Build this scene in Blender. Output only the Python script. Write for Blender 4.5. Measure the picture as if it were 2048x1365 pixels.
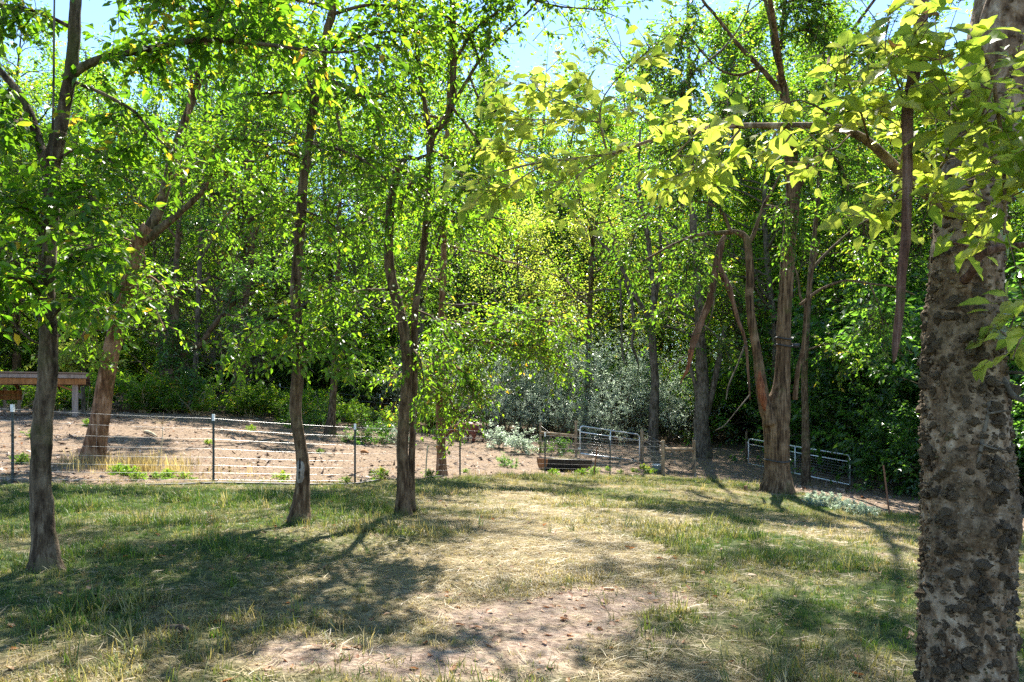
import bpy, math, random
import numpy as np

for o in list(bpy.data.objects):
    bpy.data.objects.remove(o)
SC = bpy.context.scene
COL = SC.collection
RNG = np.random.default_rng(7)

# ------------------------------------------------------------------ camera, sky, sun, exposure
CAMZ = 1.5
F, CX, HY = 1480.0, 1024.0, 800.0          # focal length in photo pixels, principal column, horizon row
cam = bpy.data.cameras.new('camera')
cam.sensor_width = 36.0
cam.lens = F / 2048 * 36
cam.shift_y = (HY - 682.5) / 2048
cam.clip_start, cam.clip_end = 0.05, 3000
camo = bpy.data.objects.new('camera', cam)
camo.location = (0, 0, CAMZ)
camo.rotation_euler = (math.radians(90), 0, 0)
COL.objects.link(camo)
SC.camera = camo

SUN_EL, SUN_AZ = 54.0, 9.0                 # azimuth clockwise from the view direction
world = bpy.data.worlds.new('World')
SC.world = world
world.use_nodes = True
wn = world.node_tree.nodes
wl = world.node_tree.links
sky = wn.new('ShaderNodeTexSky')
sky.sky_type = 'NISHITA'
sky.sun_disc = False
sky.sun_elevation = math.radians(SUN_EL)
sky.sun_rotation = math.radians(SUN_AZ)
sky.air_density = 1.0
sky.dust_density = 0.0
sky.ozone_density = 4.5
wn['Background'].inputs[1].default_value = 0.088
wl.new(sky.outputs[0], wn['Background'].inputs[0])

sd = bpy.data.lights.new('sun', 'SUN')
sd.energy = 5.0
sd.angle = math.radians(0.53)
sd.color = (1.0, 0.95, 0.86)
so = bpy.data.objects.new('sun', sd)
a, e = math.radians(SUN_AZ), math.radians(SUN_EL)
from mathutils import Vector, Matrix
tosun = Vector((math.sin(a) * math.cos(e), math.cos(a) * math.cos(e), math.sin(e)))
so.rotation_euler = tosun.to_track_quat('Z', 'Y').to_euler()
so.location = (10, 40, 60)
COL.objects.link(so)

SC.view_settings.view_transform = 'Standard'
SC.view_settings.look = 'None'
SC.view_settings.gamma = 1.0
SC.view_settings.use_curve_mapping = False
SC.view_settings.exposure = 2.15
SC.render.engine = 'CYCLES'
cy = SC.cycles
cy.use_denoising = False
cy.max_bounces = 12
cy.diffuse_bounces = 9
cy.glossy_bounces = 2
cy.transmission_bounces = 4
cy.sample_clamp_indirect = 4.0
cy.caustics_reflective = False
cy.caustics_refractive = False

# ------------------------------------------------------------------ helpers
def P(px, py, d):
    """a pixel of the photograph and a distance -> a point of the place"""
    return np.array(((px - CX) / F * d, d, CAMZ + (HY - py) / F * d))

def norm(v):
    v = np.asarray(v, float)
    return v / (np.linalg.norm(v, axis=-1, keepdims=True) + 1e-9)

def vnoise(p, seed=0):
    p = np.asarray(p, float)
    i = np.floor(p).astype(np.int64)
    f = p - i
    f = f * f * (3 - 2 * f)
    def h(dx, dy, dz):
        n = ((i[..., 0] + dx) * 374761393 + (i[..., 1] + dy) * 668265263 + (i[..., 2] + dz) * 1274126177 + seed * 974711) & 0xffffffff
        n = ((n ^ (n >> 13)) * 1103515245) & 0xffffffff
        n = ((n ^ (n >> 16)) * 2246822519) & 0xffffffff
        n = n ^ (n >> 15)
        return (n & 0xffffff) / float(0xffffff)
    fx, fy, fz = f[..., 0], f[..., 1], f[..., 2]
    c = lambda a, b, t: a + (b - a) * t
    return c(c(c(h(0,0,0), h(1,0,0), fx), c(h(0,1,0), h(1,1,0), fx), fy),
             c(c(h(0,0,1), h(1,0,1), fx), c(h(0,1,1), h(1,1,1), fx), fy), fz)

def fbm(p, seed=0, oct=3):
    p = np.asarray(p, float)
    s, a, t = 0, 0.5, 0
    for k in range(oct):
        s = s + a * vnoise(p * 2 ** k, seed + k * 17)
        t += a
        a *= 0.5
    return s / t

def smooth(a, b, x):
    t = np.clip((x - a) / (b - a), 0, 1)
    return t * t * (3 - 2 * t)

def mesh(name, V, quads=None, tris=None, smoothed=True, attrs=None, mats=()):
    V = np.asarray(V, np.float32).reshape(-1, 3)
    me = bpy.data.meshes.new(name)
    nq = 0 if quads is None else len(quads)
    nt = 0 if tris is None else len(tris)
    me.vertices.add(len(V))
    me.vertices.foreach_set('co', V.ravel())
    idx, starts = [], []
    if nq:
        idx.append(np.asarray(quads, np.int32).ravel()); starts.append(np.arange(nq) * 4)
    if nt:
        idx.append(np.asarray(tris, np.int32).ravel()); starts.append(nq * 4 + np.arange(nt) * 3)
    idx = np.concatenate(idx); starts = np.concatenate(starts).astype(np.int32)
    me.loops.add(len(idx))
    me.loops.foreach_set('vertex_index', idx)
    me.polygons.add(nq + nt)
    me.polygons.foreach_set('loop_start', starts)
    me.polygons.foreach_set('use_smooth', np.full(nq + nt, smoothed))
    for k, v in (attrs or {}).items():
        at = me.attributes.new(k, 'FLOAT', 'POINT')
        at.data.foreach_set('value', np.asarray(v, np.float32))
    for m in mats:
        me.materials.append(m)
    me.update(calc_edges=True)
    me.validate()
    return me

class Geo:
    """collects tubes, boxes and patches into one mesh"""
    def __init__(s):
        s.V, s.Q, s.T, s.n = [], [], [], 0
    def add(s, V, Q=None, T=None):
        V = np.asarray(V, float).reshape(-1, 3)
        if Q is not None and len(Q): s.Q.append(np.asarray(Q, int) + s.n)
        if T is not None and len(T): s.T.append(np.asarray(T, int) + s.n)
        s.V.append(V); s.n += len(V)
        return s
    def tube(s, pts, rad, sides=8, **k):
        s.add(*tube(pts, rad, sides, **k)); return s
    def box(s, lo, hi, jit=0.0):
        lo, hi = np.array(lo, float), np.array(hi, float)
        V = np.array([[x, y, z] for x in (0, 1) for y in (0, 1) for z in (0, 1)], float) * (hi - lo) + lo
        s.add(V, [(0,1,3,2),(4,6,7,5),(0,4,5,1),(2,3,7,6),(0,2,6,4),(1,5,7,3)]); return s
    def beam(s, a, b, w, h, up=(0, 0, 1)):
        a, b = np.array(a, float), np.array(b, float)
        d = norm(b - a); u = norm(np.cross(d, up)); v = np.cross(u, d)
        V = []
        for q in (a, b):
            for i, j in ((-1,-1),(1,-1),(1,1),(-1,1)):
                V.append(q + u * w / 2 * i + v * h / 2 * j)
        s.add(V, [(0,1,2,3),(7,6,5,4),(0,4,5,1),(1,5,6,2),(2,6,7,3),(3,7,4,0)]); return s
    def mesh(s, name, mats=(), off=None, smoothed=True, attrs=None):
        V = np.concatenate(s.V)
        if off is not None: V = V - np.asarray(off)
        return mesh(name, V, np.concatenate(s.Q) if s.Q else None, np.concatenate(s.T) if s.T else None, smoothed, attrs, mats)

def resample(pts, vals, step):
    """Catmull-Rom through pts (N,3) with a value per point"""
    pts = np.asarray(pts, float); vals = np.asarray(vals, float)
    A = np.concatenate([pts, vals[:, None]], 1)
    A = np.concatenate([[2 * A[0] - A[1]], A, [2 * A[-1] - A[-2]]])
    out = []
    for i in range(1, len(A) - 2):
        n = max(1, int(np.ceil(np.linalg.norm(A[i + 1, :3] - A[i, :3]) / step)))
        t = (np.arange(n) / n)[:, None]
        p0, p1, p2, p3 = A[i - 1], A[i], A[i + 1], A[i + 2]
        out.append(0.5 * (2 * p1 + (p2 - p0) * t + (2 * p0 - 5 * p1 + 4 * p2 - p3) * t ** 2 + (3 * p1 - p0 - 3 * p2 + p3) * t ** 3))
    out.append(A[-2][None])
    o = np.concatenate(out)
    return o[:, :3], np.maximum(o[:, 3], 0.001)

def tube(pts, rad, sides=8, step=None, amp=0.0, freq=6.0, seed=0, flare=0.0, cap=True, ridges=0.0):
    pts = np.asarray(pts, float); rad = np.asarray(rad, float) * np.ones(len(pts))
    if step: pts, rad = resample(pts, rad, step)
    n = len(pts)
    T = norm(np.gradient(pts, axis=0)) if n > 2 else np.repeat(norm(pts[1] - pts[0])[None], n, 0)
    u = np.cross(T[0], (0, 1, 0.1)); u = norm(u if np.linalg.norm(u) > 1e-3 else np.cross(T[0], (1, 0, 0)))
    U = np.empty((n, 3))
    for i in range(n):
        u = norm(u - T[i] * np.dot(u, T[i])); U[i] = u
    W = np.cross(T, U)
    th = np.arange(sides) / sides * 2 * np.pi
    c, s_ = np.cos(th), np.sin(th)
    D = U[:, None] * c[None, :, None] + W[:, None] * s_[None, :, None]
    R = np.repeat(rad[:, None], sides, 1)
    if flare:
        L = np.concatenate([[0], np.cumsum(np.linalg.norm(np.diff(pts, axis=0), axis=1))])
        fl = np.exp(-L / (rad[0] * 1.6))[:, None]
        R = R * (1 + flare * fl * (0.55 + 0.7 * np.abs(np.cos(th * 2.5 + seed))[None]))
    X = pts[:, None] + D * R[..., None]
    if amp:
        nz = fbm(X * freq, seed, 3) - 0.5
        X = X + D * (R * amp * 2 * nz)[..., None]
    if ridges:
        nz = np.abs(vnoise(np.concatenate([D * 5.0, np.zeros_like(R)[..., None]], -1)[..., :3] + (pts * 0.7)[:, None] * np.array((0, 0, 1.0)), seed + 5) - 0.5) * 2
        X = X + D * (R * ridges * (nz - 0.4))[..., None]
    V = X.reshape(-1, 3)
    i = np.arange(n - 1)[:, None] * sides; j = np.arange(sides)[None]; k = (j + 1) % sides
    Q = np.stack([i + j, i + k, i + k + sides, i + j + sides], -1).reshape(-1, 4)
    Tt = None
    if cap:
        V = np.concatenate([V, [pts[0], pts[-1]]]); b = n * sides
        jj = np.arange(sides); kk = (jj + 1) % sides
        Tt = np.concatenate([np.stack([kk, jj, np.full(sides, b)], 1), np.stack([jj + (n - 1) * sides, kk + (n - 1) * sides, np.full(sides, b + 1)], 1)])
    return V, Q, Tt

def thing(name, label, cat, loc, group=None, kind=None):
    o = bpy.data.objects.new(name, None)
    o.empty_display_size = 0.2
    o.location = tuple(float(v) for v in loc)
    COL.objects.link(o)
    tag(o, label, cat, group, kind)
    return o

def tag(o, label=None, cat=None, group=None, kind=None):
    if label: o['label'] = label
    if cat: o['category'] = cat
    if group: o['group'] = group
    if kind: o['kind'] = kind
    return o

def part(name, me, parent=None, kind=None, label=None, loc=None):
    o = bpy.data.objects.new(name, me)
    COL.objects.link(o)
    if parent is not None: o.parent = parent
    if kind: o['kind'] = kind
    if label: o['label'] = label
    if loc is not None: o.location = tuple(float(v) for v in loc)
    return o

def copy_tree(root, loc, rotz=0.0, scale=1.0, label=None, group=None, sz=None):
    c = root.copy(); COL.objects.link(c)
    c.location = tuple(float(v) for v in loc); c.rotation_euler = (0, 0, rotz)
    c.scale = (scale, scale, sz or scale)
    if label: c['label'] = label
    if group: c['group'] = group
    for ch in list(root.children):
        d = ch.copy(); COL.objects.link(d); d.parent = c
        for g in list(ch.children):
            h = g.copy(); COL.objects.link(h); h.parent = d
    return c

# ------------------------------------------------------------------ materials
def newmat(name):
    m = bpy.data.materials.new(name); m.use_nodes = True
    nt = m.node_tree
    return m, nt, nt.nodes['Principled BSDF'], nt.nodes['Material Output']

def N(nt, typ, **kw):
    n = nt.nodes.new(typ)
    for k, v in kw.items(): setattr(n, k, v)
    return n

def ramp(nt, fac, stops, interp='LINEAR'):
    r = N(nt, 'ShaderNodeValToRGB'); r.color_ramp.interpolation = interp
    el = r.color_ramp.elements
    while len(el) < len(stops): el.new(0.5)
    for e_, (p_, c_) in zip(el, stops):
        e_.position = p_; e_.color = (*c_, 1)
    nt.links.new(fac, r.inputs[0])
    return r.outputs[0]

def noise_n(nt, vec, scale, detail=4, rough=0.6):
    n = N(nt, 'ShaderNodeTexNoise'); n.inputs['Scale'].default_value = scale
    n.inputs['Detail'].default_value = detail; n.inputs['Roughness'].default_value = rough
    if vec is not None: nt.links.new(vec, n.inputs['Vector'])
    return n.outputs['Fac']

def mixc(nt, fac, a_, b_, typ='MIX'):
    m = N(nt, 'ShaderNodeMix', data_type='RGBA', blend_type=typ)
    L = nt.links
    if isinstance(fac, (int, float)): m.inputs[0].default_value = fac
    else: L.new(fac, m.inputs[0])
    for i, v in ((6, a_), (7, b_)):
        if isinstance(v, tuple): m.inputs[i].default_value = (*v, 1)
        else: L.new(v, m.inputs[i])
    return m.outputs[2]

def maprange(nt, v, a0, a1, b0=0.0, b1=1.0):
    m = N(nt, 'ShaderNodeMapRange')
    for i, x in enumerate((a0, a1, b0, b1)): m.inputs[i + 1].default_value = x
    nt.links.new(v, m.inputs[0])
    return m.outputs[0]

def bump(nt, h, strength, dist, bs):
    b = N(nt, 'ShaderNodeBump'); b.inputs['Strength'].default_value = strength; b.inputs['Distance'].default_value = dist
    nt.links.new(h, b.inputs['Height']); nt.links.new(b.outputs[0], bs.inputs['Normal'])

def coords(nt, stretch=(1, 1, 1)):
    tc = N(nt, 'ShaderNodeTexCoord'); mp = N(nt, 'ShaderNodeMapping')
    mp.inputs['Scale'].default_value = stretch
    nt.links.new(tc.outputs['Object'], mp.inputs[0])
    return mp.outputs[0]

def leaf_mat(name, stops, tmul=(3.2, 3.3, 1.0), tfac=0.62, rough=0.42, spec=0.5, rnd=0.22):
    m, nt, bs, out = newmat(name)
    at = N(nt, 'ShaderNodeAttribute', attribute_name='tint')
    oi = N(nt, 'ShaderNodeObjectInfo')
    ma = N(nt, 'ShaderNodeMath', operation='MULTIPLY_ADD')
    nt.links.new(oi.outputs['Random'], ma.inputs[0]); ma.inputs[1].default_value = rnd
    nt.links.new(at.outputs['Fac'], ma.inputs[2])
    sb = N(nt, 'ShaderNodeMath', operation='SUBTRACT'); nt.links.new(ma.outputs[0], sb.inputs[0]); sb.inputs[1].default_value = rnd / 2
    c = ramp(nt, sb.outputs[0], stops)
    nt.links.new(c, bs.inputs['Base Color'])
    bs.inputs['Roughness'].default_value = rough
    bs.inputs['Specular IOR Level'].default_value = spec
    tr = N(nt, 'ShaderNodeBsdfTranslucent')
    nt.links.new(mixc(nt, 1.0, c, tmul, 'MULTIPLY'), tr.inputs['Color'])
    mx = N(nt, 'ShaderNodeMixShader'); mx.inputs[0].default_value = tfac
    nt.links.new(bs.outputs[0], mx.inputs[1]); nt.links.new(tr.outputs[0], mx.inputs[2])
    nt.links.new(mx.outputs[0], out.inputs[0])
    return m

def bark_mat(name, dark, mid, light, scale=9.0, moss=0.35, bstr=0.8, stretch=0.22, mosscol=(0.07, 0.075, 0.02)):
    m, nt, bs, out = newmat(name)
    v = coords(nt, (1, 1, stretch)); v2 = coords(nt)
    n1 = noise_n(nt, v, scale * 2.2, 6, 0.65)
    n2 = noise_n(nt, v2, scale * 0.35, 4, 0.6)
    n3 = noise_n(nt, v2, scale * 0.22, 5, 0.65)
    n4 = noise_n(nt, v2, scale * 6, 3, 0.6)
    c = ramp(nt, n1, [(0.36, dark), (0.51, mid), (0.68, light)])
    c = mixc(nt, maprange(nt, n2, 0.50, 0.72, 0, 0.75), c, light)
    c = mixc(nt, maprange(nt, n3, 0.62 - 0.22 * moss, 0.74 - 0.1 * moss, 0, 0.8), c, mosscol)
    c = mixc(nt, maprange(nt, n4, 0.3, 0.7, 0.0, 0.5), c, mixc(nt, 1.0, c, (0.5, 0.5, 0.5), 'MULTIPLY'))
    nt.links.new(c, bs.inputs['Base Color'])
    bs.inputs['Roughness'].default_value = 0.92
    bs.inputs['Specular IOR Level'].default_value = 0.2
    ad = N(nt, 'ShaderNodeMath', operation='MULTIPLY_ADD')
    nt.links.new(n4, ad.inputs[0]); ad.inputs[1].default_value = 0.35; nt.links.new(n1, ad.inputs[2])
    bump(nt, ad.outputs[0], bstr, 0.03, bs)
    return m

def plain_mat(name, c1, c2, scale=8, rough=0.7, metal=0.0, bstr=0.2, stretch=(1, 1, 1), spec=0.4):
    m, nt, bs, out = newmat(name)
    v = coords(nt, stretch)
    n1 = noise_n(nt, v, scale, 5, 0.65)
    nt.links.new(ramp(nt, n1, [(0.3, c1), (0.7, c2)]), bs.inputs['Base Color'])
    bs.inputs['Roughness'].default_value = rough
    bs.inputs['Metallic'].default_value = metal
    bs.inputs['Specular IOR Level'].default_value = spec
    bump(nt, n1, bstr, 0.01, bs)
    return m

G1 = [(0.0, (0.020, 0.050, 0.008)), (0.45, (0.045, 0.100, 0.012)), (0.8, (0.085, 0.140, 0.016)), (0.97, (0.15, 0.17, 0.025)), (1.0, (0.24, 0.15, 0.03))]
G2 = [(0.0, (0.030, 0.065, 0.010)), (0.45, (0.060, 0.118, 0.014)), (0.8, (0.105, 0.160, 0.020)), (0.96, (0.19, 0.19, 0.03)), (1.0, (0.26, 0.14, 0.03))]
M = {}
M['leaf_green'] = leaf_mat('leaf_green', G1)
M['leaf_bright'] = leaf_mat('leaf_bright', G2)
M['leaf_wood'] = leaf_mat('leaf_wood', [(0.0, (0.020, 0.052, 0.012)), (0.5, (0.050, 0.100, 0.018)), (0.85, (0.095, 0.140, 0.024)), (0.98, (0.15, 0.16, 0.03)), (1.0, (0.20, 0.15, 0.04))], rough=0.36, rnd=0.3)
M['leaf_dark'] = leaf_mat('leaf_dark', [(0.0, (0.020, 0.055, 0.018)), (0.5, (0.045, 0.10, 0.028)), (1.0, (0.08, 0.14, 0.035))], tfac=0.56, rough=0.28, spec=0.8)
M['leaf_silver'] = leaf_mat('leaf_silver', [(0.0, (0.15, 0.19, 0.15)), (0.5, (0.24, 0.29, 0.24)), (1.0, (0.42, 0.47, 0.43))], tmul=(1.7, 1.8, 1.45), tfac=0.55, rough=0.3, spec=1.0)
M['leaf_pale'] = leaf_mat('leaf_pale', [(0.0, (0.075, 0.12, 0.02)), (0.5, (0.135, 0.18, 0.035)), (1.0, (0.23, 0.25, 0.07))], tmul=(3.0, 2.9, 1.4), tfac=0.62, rough=0.33, rnd=0.5)
M['leaf_brown'] = leaf_mat('leaf_brown', [(0.0, (0.16, 0.06, 0.025)), (0.5, (0.26, 0.12, 0.05)), (1.0, (0.38, 0.22, 0.12))], tmul=(1.2, 1.0, 0.8), tfac=0.25, rough=0.6, rnd=0.8)
M['bark_dark'] = bark_mat('bark_dark', (0.022, 0.013, 0.007), (0.085, 0.058, 0.035), (0.23, 0.175, 0.115), 10, 0.5)
M['bark_brown'] = bark_mat('bark_brown', (0.028, 0.015, 0.007), (0.10, 0.060, 0.032), (0.25, 0.175, 0.105), 9, 0.4)
M['bark_red'] = bark_mat('bark_red', (0.065, 0.029, 0.013), (0.18, 0.092, 0.045), (0.37, 0.235, 0.15), 7, 0.15)
M['bark_grey'] = bark_mat('bark_grey', (0.036, 0.027, 0.018), (0.105, 0.084, 0.060), (0.23, 0.195, 0.15), 6, 0.3)
M['bark_furrow'] = bark_mat('bark_furrow', (0.022, 0.012, 0.006), (0.115, 0.070, 0.036), (0.28, 0.19, 0.11), 8, 0.25, 1.0, 0.08)
M['bark_wart'] = bark_mat('bark_wart', (0.07, 0.038, 0.018), (0.25, 0.162, 0.094), (0.52, 0.405, 0.285), 9, 0.4, 0.9, 0.5, (0.085, 0.065, 0.035))
def _relief(m):
    nt = m.node_tree; bs = nt.nodes['Principled BSDF']; old = bs.inputs['Base Color'].links[0].from_socket
    at = N(nt, 'ShaderNodeAttribute', attribute_name='relief')
    lump = ramp(nt, noise_n(nt, coords(nt), 60, 4), [(.3, (.03, .019, .010)), (.55, (.13, .088, .050)), (.8, (.30, .225, .15))])
    nt.links.new(mixc(nt, at.outputs['Fac'], old, lump), bs.inputs['Base Color'])
_relief(M['bark_wart'])
M['wart'] = bark_mat('wart', (0.04, 0.025, 0.013), (0.15, 0.10, 0.058), (0.36, 0.275, 0.18), 26, 0.3, 0.8, 1.0, (0.10, 0.095, 0.03))
M['vine_red'] = bark_mat('vine_red', (0.06, 0.030, 0.020), (0.17, 0.085, 0.058), (0.30, 0.19, 0.145), 22, 0.0, 0.9, 0.07)
M['dead_red'] = bark_mat('dead_red', (0.045, 0.022, 0.012), (0.13, 0.066, 0.036), (0.26, 0.155, 0.10), 8, 0.0, 0.8, 0.08)
M['heartwood'] = bark_mat('heartwood', (0.08, 0.026, 0.012), (0.20, 0.066, 0.028), (0.32, 0.14, 0.07), 14, 0.0, 0.7, 0.06)
M['wood_post'] = bark_mat('wood_post', (0.13, 0.085, 0.048), (0.32, 0.225, 0.135), (0.48, 0.37, 0.25), 12, 0.0, 0.4, 0.06)
M['timber'] = bark_mat('timber', (0.17, 0.07, 0.025), (0.30, 0.135, 0.05), (0.38, 0.19, 0.08), 7, 0.0, 0.3, 0.1)
M['timber_grey'] = bark_mat('timber_grey', (0.17, 0.13, 0.11), (0.28, 0.225, 0.20), (0.36, 0.30, 0.27), 8, 0.0, 0.3, 0.12)
M['roof'] = plain_mat('roof_sheet', (0.16, 0.10, 0.07), (0.24, 0.17, 0.13), 6, 0.7)
M['galv'] = plain_mat('galvanised', (0.62, 0.64, 0.66), (0.78, 0.79, 0.80), 20, 0.38, 0.6, 0.05)
M['wire'] = plain_mat('wire', (0.26, 0.26, 0.25), (0.40, 0.40, 0.39), 20, 0.4, 0.4, 0.0)
M['post_green'] = plain_mat('post_paint', (0.018, 0.026, 0.024), (0.04, 0.05, 0.046), 30, 0.6)
M['post_white'] = plain_mat('post_tip', (0.66, 0.66, 0.66), (0.80, 0.80, 0.80), 30, 0.55)
M['rust'] = plain_mat('rust', (0.10, 0.04, 0.02), (0.26, 0.12, 0.06), 25, 0.85)
M['rubber'] = plain_mat('rubber', (0.016, 0.016, 0.017), (0.04, 0.04, 0.04), 12, 0.5)
M['tub'] = plain_mat('tub_plastic', (0.10, 0.13, 0.11), (0.17, 0.20, 0.17), 10, 0.5)
M['hay'] = plain_mat('hay', (0.16, 0.13, 0.06), (0.34, 0.29, 0.16), 30, 0.9)
M['straw'] = plain_mat('dry_stalk', (0.36, 0.27, 0.15), (0.52, 0.42, 0.27), 12, 0.85)
M['hide'] = plain_mat('hide', (0.10, 0.028, 0.016), (0.22, 0.065, 0.036), 9, 0.6, 0, 0.25)
M['hide_dark'] = plain_mat('hide_dark', (0.02, 0.010, 0.008), (0.05, 0.025, 0.018), 12, 0.6)
M['horn'] = plain_mat('horn', (0.30, 0.25, 0.18), (0.45, 0.40, 0.32), 12, 0.5)
M['dark_rot'] = plain_mat('rotten_hollow', (0.006, 0.005, 0.004), (0.02, 0.016, 0.012), 12, 0.95)
M['scar_wood'] = bark_mat('scar_wood', (0.14, 0.115, 0.09), (0.26, 0.22, 0.18), (0.40, 0.36, 0.31), 16, 0.0, 0.5, 0.1)

# ------------------------------------------------------------------ lie of the land
_ctl = [(-7.7, 11.4, -1.27), (-5.2, 13, -1.49), (-3.2, 15, -1.70), (-1.25, 17.8, -1.85), (.95, 21.4, -2.15), (3.1, 23.4, -2.37), (5.2, 25.7, -2.55),
        (4.1, 29, -2.35), (9.65, 30, -2.6), (11.65, 25.5, -2.97), (8.5, 16.5, -2.6), (7.2, 20, -2.48), (-3.45, 5.5, -1.3), (-2.4, 8.5, -1.43),
        (-1.4, 9.5, -1.44), (0, 3.8, -1.45), (-8.5, 15, -1.22), (-15.2, 24, -.50), (-12.4, 21, -.47), (-16, 20, -.42), (-11.8, 28, -.50), (-6.6, 27, -1.24), (-1.9, 30, -1.72),
        (1.2, 31, -1.95), (6.7, 36, -2.15), (8.8, 33, -2.2), (4, 9, -1.75), (5.2, 11.5, -2.05), (2.5, 4, -1.58), (9, 9, -2.3), (-10, 5, -1.15),
        (0, -10, -1.5), (-20, -10, -1.1), (20, -10, -2.2), (-25, 12, -.8), (-28, 35, 0.2), (-12, 45, .4), (0, 45, -1.2), (12, 45, -1.8), (28, 40, -2.2),
        (20, 25, -3.1), (22, 12, -2.9), (-40, 20, -.3), (45, 20, -3.2), (-40, -30, -1), (40, -30, -2.4), (0, -40, -1.5), (-30, 60, 1.5), (0, 60, 0.5), (30, 60, 0.0), (-1.0, 13, -1.66), (2.0, 15, -1.95), (3.5, 19, -2.2)]
_ctl = np.array(_ctl)
def _U(r): return r * r * np.log(r + 1e-6)
_n = len(_ctl)
_K = _U(np.linalg.norm(_ctl[:, None, :2] - _ctl[None, :, :2], axis=-1)) + np.eye(_n) * 4.0
_Pm = np.c_[np.ones(_n), _ctl[:, :2]]
_A = np.block([[_K, _Pm], [_Pm.T, np.zeros((3, 3))]])
_w = np.linalg.solve(_A, np.r_[_ctl[:, 2], 0, 0, 0])
def gz(x, y):
    x, y = np.asarray(x, float), np.asarray(y, float)
    sh = x.shape
    p = np.stack([x.ravel(), y.ravel()], -1)
    r = np.linalg.norm(p[:, None] - _ctl[None, :, :2], axis=-1)
    z = _U(r) @ _w[:_n] + _w[_n] + p @ _w[_n + 1:]
    far = smooth(38, 60, np.hypot(p[:, 0] * 0.9, p[:, 1] - 15))
    hill = -1.2 + 0.045 * np.clip(p[:, 1] - 42, 0, 110) - 0.02 * np.clip(p[:, 0], -60, 60)
    z = z * (1 - far) + hill * far
    q = np.stack([p[:, 0], p[:, 1], 0 * p[:, 0]], -1)
    z = z + (fbm(q * 0.45, 3) - 0.5) * 0.14 + (fbm(q * 2.2, 9) - 0.5) * 0.035
    return (z + CAMZ).reshape(sh)
def G(x, y): return np.array((x, y, float(gz(x, y))))
def gp(px, d): x = (px - CX) / F * d; return G(x, d)

_ex = [-40, -20, -12, -7.7, -5.2, -3.2, -1.25, .95, 3.1, 5.2, 6.4, 7.6, 8.2, 9.2, 10.2, 12, 20, 40]
_ey = [3, 6.5, 9.4, 11.5, 13.0, 14.9, 17.6, 21.2, 23.2, 25.4, 24.2, 21.8, 19.8, 16.6, 14.3, 11.5, 7, 2]
_wx = [-60, -30, -12, -6.6, 0, 7, 10, 13, 16, 25, 60]
_wy = [24, 26, 27.5, 31, 34, 35, 33, 27, 22.5, 17, 8]
def yedge(x): return np.interp(x, _ex, _ey)
def ywood(x): return np.interp(x, _wx, _wy)
def q3(x, y, s): return np.stack([np.asarray(x) * s, np.asarray(y) * s, 0 * np.asarray(x)], -1)
def lawnness(x, y): return smooth(0.45, -0.45, y - yedge(x) + (fbm(q3(x, y, 1.3), 21) - 0.5) * 1.0)
def woodness(x, y): return smooth(-1.0, 1.0, y - ywood(x) + (fbm(q3(x, y, 0.7), 33) - 0.5) * 2.5)
def blob(x, y, cx, cy_, rx, ry): return np.exp(-(((x - cx) / rx) ** 2 + ((y - cy_) / ry) ** 2))
def bareness(x, y):
    n = fbm(q3(x, y, 1.6), 41, 4) - 0.5
    b = 1.15 * blob(x, y, .25, 4.9, .95, .75) + 1.0 * blob(x, y, -.85, 4.05, 1.1, .4) + .7 * blob(x, y, 1.0, 5.7, .7, .45) + .75 * blob(x, y, 5.4, 11.6, 1.8, 1.2) \
        + .6 * blob(x, y, -2.1, 8.2, .5, .35) + .5 * blob(x, y, -3.0, 5.2, .4, .3) + .6 * blob(x, y, 7.4, 19.3, 1.0, .9) + .5 * blob(x, y, 4.2, 8.3, .9, .6)
    return np.clip(smooth(.42, .95, b + n * 1.5 + .1), 0, 1)
def dryness(x, y):
    n = (fbm(q3(x, y, 0.9), 51, 4) - 0.5) * 1.2 + (fbm(q3(x, y, 3.5), 53, 3) - .5) * .7
    d = .33 + .75 * blob(x, y, -.1, 6.6, 1.7, 2.0) + .65 * blob(x, y, 0.2, 11.5, 1.6, 3.5) + .45 * blob(x, y, 1.0, 4.2, 1.2, .7) + .55 * blob(x, y, 5.0, 12.5, 2, 2.2) + .35 * blob(x, y, 4.5, 18, 2, 3) \
        - .45 * blob(x, y, -3.6, 7.5, 2.0, 2.5) - .30 * blob(x, y, 2.3, 13.5, 1.5, 2.6) - .35 * blob(x, y, 2.6, 5.2, 1.3, 1.2) - .3 * blob(x, y, -6, 10, 3, 2)
    return np.clip(d + n * 1.1, 0, 1)

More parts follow.
